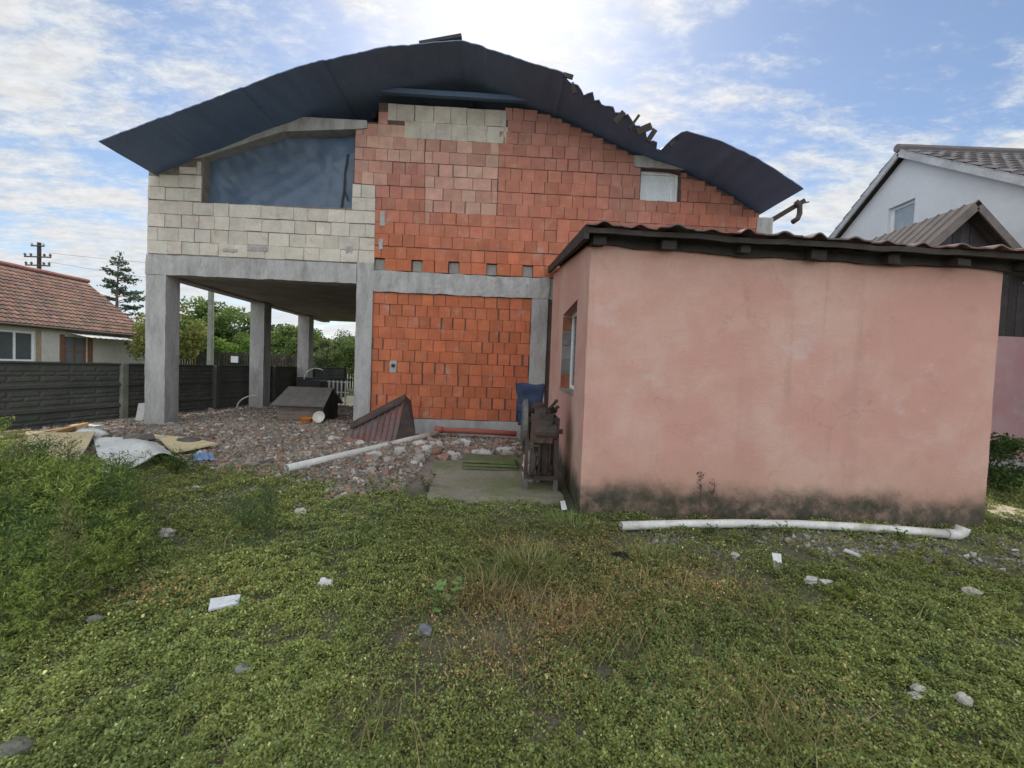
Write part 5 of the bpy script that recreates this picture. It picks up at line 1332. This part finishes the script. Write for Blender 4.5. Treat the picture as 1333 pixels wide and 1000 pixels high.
# ------------------------------------------------------------------ weeds and plants
def feathery(h, seed, spread=.28, nb=34, leafn=46, cols=((.27, .34, .075), (.33, .39, .11), (.20, .27, .065)), lsz=.038):
    r = random.Random(seed); mb = MB(); cs_ = []
    top = Vector((r.uniform(-.06, .06), r.uniform(-.06, .06), h))
    mb.tube([(0, 0, 0), tuple(top*.5+Vector((.01, 0, 0))), tuple(top)], [.006, .004, .0015], 5, (.12, .14, .06))
    for k in range(nb):
        f = .06+.9*k/nb; s = top*f; th = k*2.4+r.uniform(-.5, .5); L_ = spread*(1-.75*f)*r.uniform(.6, 1.2)+.03
        e = s+Vector((math.cos(th)*L_, math.sin(th)*L_, L_*r.uniform(.5, 1.2)))
        mb.tube([s, e], [.0025, .001], 4, (.11, .14, .05))
        for q in range(int(leafn*(.35+L_/spread))):
            w = r.uniform(.1, 1.02); p = s.lerp(e, w); cs_.append((p.x+r.gauss(0, .016), p.y+r.gauss(0, .016), p.z+r.gauss(0, .016)))
    R_ = np.random.default_rng(seed); c = np.array(cs_); n = len(c)
    a = R_.normal(size=(n, 3)); a[:, 2] += .9; a /= np.linalg.norm(a, axis=1)[:, None]; b = np.cross(a, R_.normal(size=(n, 3))); b /= np.linalg.norm(b, axis=1)[:, None]
    s = (lsz*(.6+.8*R_.random(n)))[:, None]; V = np.stack([c-a*s*.5, c+b*s*.09, c+a*s*.5, c-b*s*.09], 1)
    C = np.array(cols)[R_.integers(0, len(cols), n)]*(.75+.5*R_.random((n, 1)))
    return mb, V, C
WL_ = {0: 'feathery bright green weed in the tall thicket beside the dumped boards'}
protos = []
def weed_thing(name, label, cat, loc, proto, group=None):
    t = thing(name, label, cat, loc, random.uniform(0, 6.28), group); mb, V, C = proto
    o = link_mesh('stem', mb.v, mb.f, mb.c, M['leaf']); o.parent = t
    o2 = quads_mesh('foliage', V, C, M['leaf']); o2.parent = t
    return t
rw = random.Random(12)
protos = [weed_thing('feathery_weed', WL_[0], 'weed', (0, 0, 0), feathery(h_, 20+i, sp), 'feathery weeds in the thicket') for i, (h_, sp) in enumerate(((.62, .28), (.50, .27), (.78, .28), (.42, .25)))]
protos += [weed_thing('feathery_weed', WL_[0], 'weed', (0, 0, 0), feathery(h_, 30+i, sp, nb_, ln2, cc_), 'feathery weeds in the thicket') for i, (h_, sp, nb_, ln2, cc_) in enumerate(((.85, .16, 22, 30, ((.17, .20, .07), (.24, .22, .10))), (.55, .3, 40, 30, ((.09, .15, .05), (.12, .19, .06))), (.7, .22, 24, 24, ((.22, .27, .07), (.18, .25, .06)))))]
SPOT = []
for k in range(400):
    px = rw.uniform(-60, 165); py = rw.uniform(640, 850)
    lim = 860-max(0, px-70)*1.3
    if py > lim or (px > 120 and py < 655): continue
    q = G(px, py)
    if any((q.x-a)**2+(q.y-b)**2 < .022 for a, b in SPOT): continue
    SPOT.append((q.x, q.y))
    if len(SPOT) >= 95: break
for i, (x, y) in enumerate(SPOT):
    t = protos[i] if i < len(protos) else copy_tree(protos[rw.choice((0, 1, 1, 2, 3, 4, 5, 5, 6))])
    s = rw.uniform(.8, 1.25)*(1 if y > 3.0 else .8)
    t.location = (x, y, ghv(x, y)-.01); t.scale = (s*1.1, s*1.1, s*rw.uniform(.8, 1.0)); t.rotation_euler = (rw.uniform(-.12, .12), rw.uniform(-.12, .12), rw.uniform(0, 6.28))
# separate taller weeds
q = G(346, 698); weed_thing('bushy_weed', 'dark bushy weed standing alone at the rubble edge', 'weed', (q.x, q.y, q.z), feathery(.44, 51, .15, 20, 40, ((.09, .14, .055), (.11, .16, .06)), .035))
q = G(322, 692); weed_thing('bushy_weed', 'low dark weed clump beside the lone bushy weed', 'weed', (q.x, q.y, q.z), feathery(.2, 52, .22, 14, 40, ((.09, .14, .055), (.11, .16, .06)), .035))
q = G(230, 620); weed_thing('bushy_weed', 'small green weed at the arched edge of the grey sheet', 'weed', (q.x, q.y, q.z), feathery(.2, 53, .28, 16, 60, ((.075, .12, .03),), .045))
def broadleaf(name, label, q, h, nl, ls, seed, cols, spread=.12):
    r = random.Random(seed); mb = MB(); V = []; C = []
    for st_ in range(3):
        tp_ = Vector((r.uniform(-spread, spread), r.uniform(-spread, spread), h*r.uniform(.7, 1))); mb.tube([(0, 0, 0), tuple(tp_)], [.004, .002], 5, (.11, .14, .05))
        for k in range(nl):
            f = .2+.8*k/nl; s = tp_*f; th = r.uniform(0, 6.28); d = Vector((math.cos(th), math.sin(th), r.uniform(.0, .6))).normalized(); sd = Vector((-math.sin(th), math.cos(th), r.uniform(-.3, .3)))
            L_ = ls*r.uniform(.6, 1.2); V.append([s, s+d*L_*.5+sd*L_*.3, s+d*L_, s+d*L_*.5-sd*L_*.3]); c = jit(r.choice(cols), .2); C.append(c)
    return weed_thing(name, label, 'weed', (q.x, q.y, q.z), (mb, np.array([[tuple(p) for p in v] for v in V]), np.array(C)))
broadleaf('broadleaf_weed', 'pale green broad leaved seedling in the middle of the lawn', G(578, 800), .26, 12, .075, 3, ((.24, .36, .12), (.20, .30, .10)))
broadleaf('broadleaf_weed', 'leafy weed at the grassy edge of the concrete pad', G(556, 640), .24, 14, .07, 4, ((.09, .15, .03), (.12, .17, .03)))
broadleaf('broadleaf_weed', 'yellow green weed before the pair of pale stones', G(1120, 790), .08, 18, .05, 6, ((.16, .20, .03), (.12, .18, .03)), .2)
# dry stalks against the shed
def stalk(label, px, py, h, seed):
    q = G(px, py); r = random.Random(seed); t = thing('dry_stalk', label, 'weed', (q.x, q.y, q.z)); mb = MB(); c = (.13, .075, .06)
    tp_ = Vector((q.x+r.uniform(-.03, .03), q.y, q.z+h)); b = Vector(q); mb.tube([b, b.lerp(tp_, .5)+Vector((.015, 0, 0)), tp_], [.004, .003, .0015], 5, c)
    for k in range(7):
        f = r.uniform(.4, .95); s = b.lerp(tp_, f); mb.tube([s, s+Vector((r.uniform(-.07, .07), r.uniform(-.03, .03), r.uniform(.03, .09)))], [.002, .001], 4, c)
    part(mb, 'stem', M['greywood'], t); mb = MB()
    for k in range(22):
        f = r.uniform(.45, 1); s = b.lerp(tp_, f)+Vector((r.gauss(0, .022), r.gauss(0, .015), r.gauss(0, .02))); mb.rock(s, (.007, .007, .009), k, c, 1)
    part(mb, 'seed_heads', M['greywood'], t)
stalk('taller dry reddish stalk rising against the pink shed wall', 911, 678, .54, 1); stalk('shorter dry reddish stalk beside a taller one at the shed wall', 924, 679, .44, 2)
# low weeds along the pipe
for i, (px, py, h) in enumerate(((925, 697, .14), (985, 698, .12), (1024, 697, .16), (1110, 704, .12), (1175, 706, .14))):
    broadleaf('broadleaf_weed', ('dark small weed over the white pipe below the dry stalks', 'dark tiny weed over the middle of the white pipe', 'dark upright weed at the middle of the white pipe', 'dark low weed crossing the white pipe past its middle', 'dark low weed near the elbow end of the white pipe')[i], G(px, py), h, 12, .035, 30+i, ((.05, .085, .03), (.07, .10, .035)), .12)
# grass tufts in the dry patch
def tuft(label, px, py, h, n, seed, cols, sp=.16):
    r = np.random.default_rng(seed); q = G(px, py); az = r.uniform(0, 6.28, n); rad = sp*np.sqrt(r.random(n)); b = np.stack([rad*np.cos(az), rad*np.sin(az), np.zeros(n)], -1)
    az2 = az+r.normal(0, .6, n); hh = h*(.4+.6*r.random(n)); ln_ = hh*r.uniform(.4, 1.6, n); tip = b+np.stack([np.cos(az2)*ln_, np.sin(az2)*ln_, hh], -1); md = (b+tip)/2; md[:, 2] += hh*.15
    sw = .0022*np.stack([-np.sin(az2), np.cos(az2), np.zeros(n)], -1)
    V = np.concatenate([np.stack([b-sw, b+sw, md+sw, md-sw], 1), np.stack([md-sw, md+sw, tip+sw*.1, tip-sw*.1], 1)]); C = np.array(cols)[r.integers(0, len(cols), n)]*(.7+.6*r.random((n, 1)))
    o = quads_mesh('grass_tuft', V, np.concatenate([C, C]), M['leaf']); o.location = q; tag(o, label, 'grass tuft')
TC = [(.16, .22, .06), (.20, .24, .08), (.32, .27, .13)]
tuft('long green and straw grass tuft above the scorched patch', 690, 745, .17, 420, 1, TC, .26); tuft('straw coloured tuft behind the black burnt lump', 850, 735, .13, 300, 2, TC, .22)
tuft('loose tuft between the broad seedling and scorched patch', 630, 775, .15, 220, 3, [(.33, .25, .12), (.16, .19, .06)], .2)
tuft('green tuft at the outer corner of the concrete pad', 745, 690, .16, 260, 4, TC[:2], .25)
# shrub and path beyond the shed
q = G(1312, 652)
shr = thing('bramble_shrub', 'dark green bramble shrub past the far corner of pink shed', 'shrub', (q.x+.1, q.y+.5, q.z)); mb = MB(); r = random.Random(2); Vs = []; Cs = []
for k in range(26):
    th = r.uniform(0, 6.28); e = Vector((math.cos(th)*r.uniform(.1, .55), math.sin(th)*r.uniform(.1, .45), r.uniform(.15, .8))); mb.tube([(0, 0, 0), tuple(e*.6+Vector((0, 0, .1))), tuple(e)], [.008, .005, .002], 5, (.11, .08, .05))
    v, c = leaf_cloud(e, (.16, .16, .14), 150, .05, [(.06, .095, .03), (.085, .125, .04)], 300+k, .1); Vs.append(v); Cs.append(c)
o = link_mesh('stem', mb.v, mb.f, mb.c, M['leaf']); o.parent = shr; o = quads_mesh('foliage', np.concatenate(Vs), np.concatenate(Cs), M['leaf']); o.parent = shr
P4 = [G(1284, 668), G(1420, 720), G(1420, 690), G(1284, 655)]
mb = MB()
def pth(s, t):
    p = P4[0].lerp(P4[1], s).lerp(P4[3].lerp(P4[2], s), t); return (p.x+.03*mnoise.noise(p*3), p.y+.03*mnoise.noise(p*4), ghv(p.x, p.y)+.035)
mb.grid(pth, 12, 4, thick=(0, 0, -.08)); solo(mb, 'path', M['path'], None, None, kind='structure')
mb = MB(); q0 = at(1306, 603, 7.6); mb.nbox((6.7, 7.75, q0.z-.12), (9.7, 7.98, q0.z), .2, .012, 3); solo(mb, 'ledge', M['concrete'], 'low rough concrete ledge under the mauve wall behind the shrub', 'ledge')
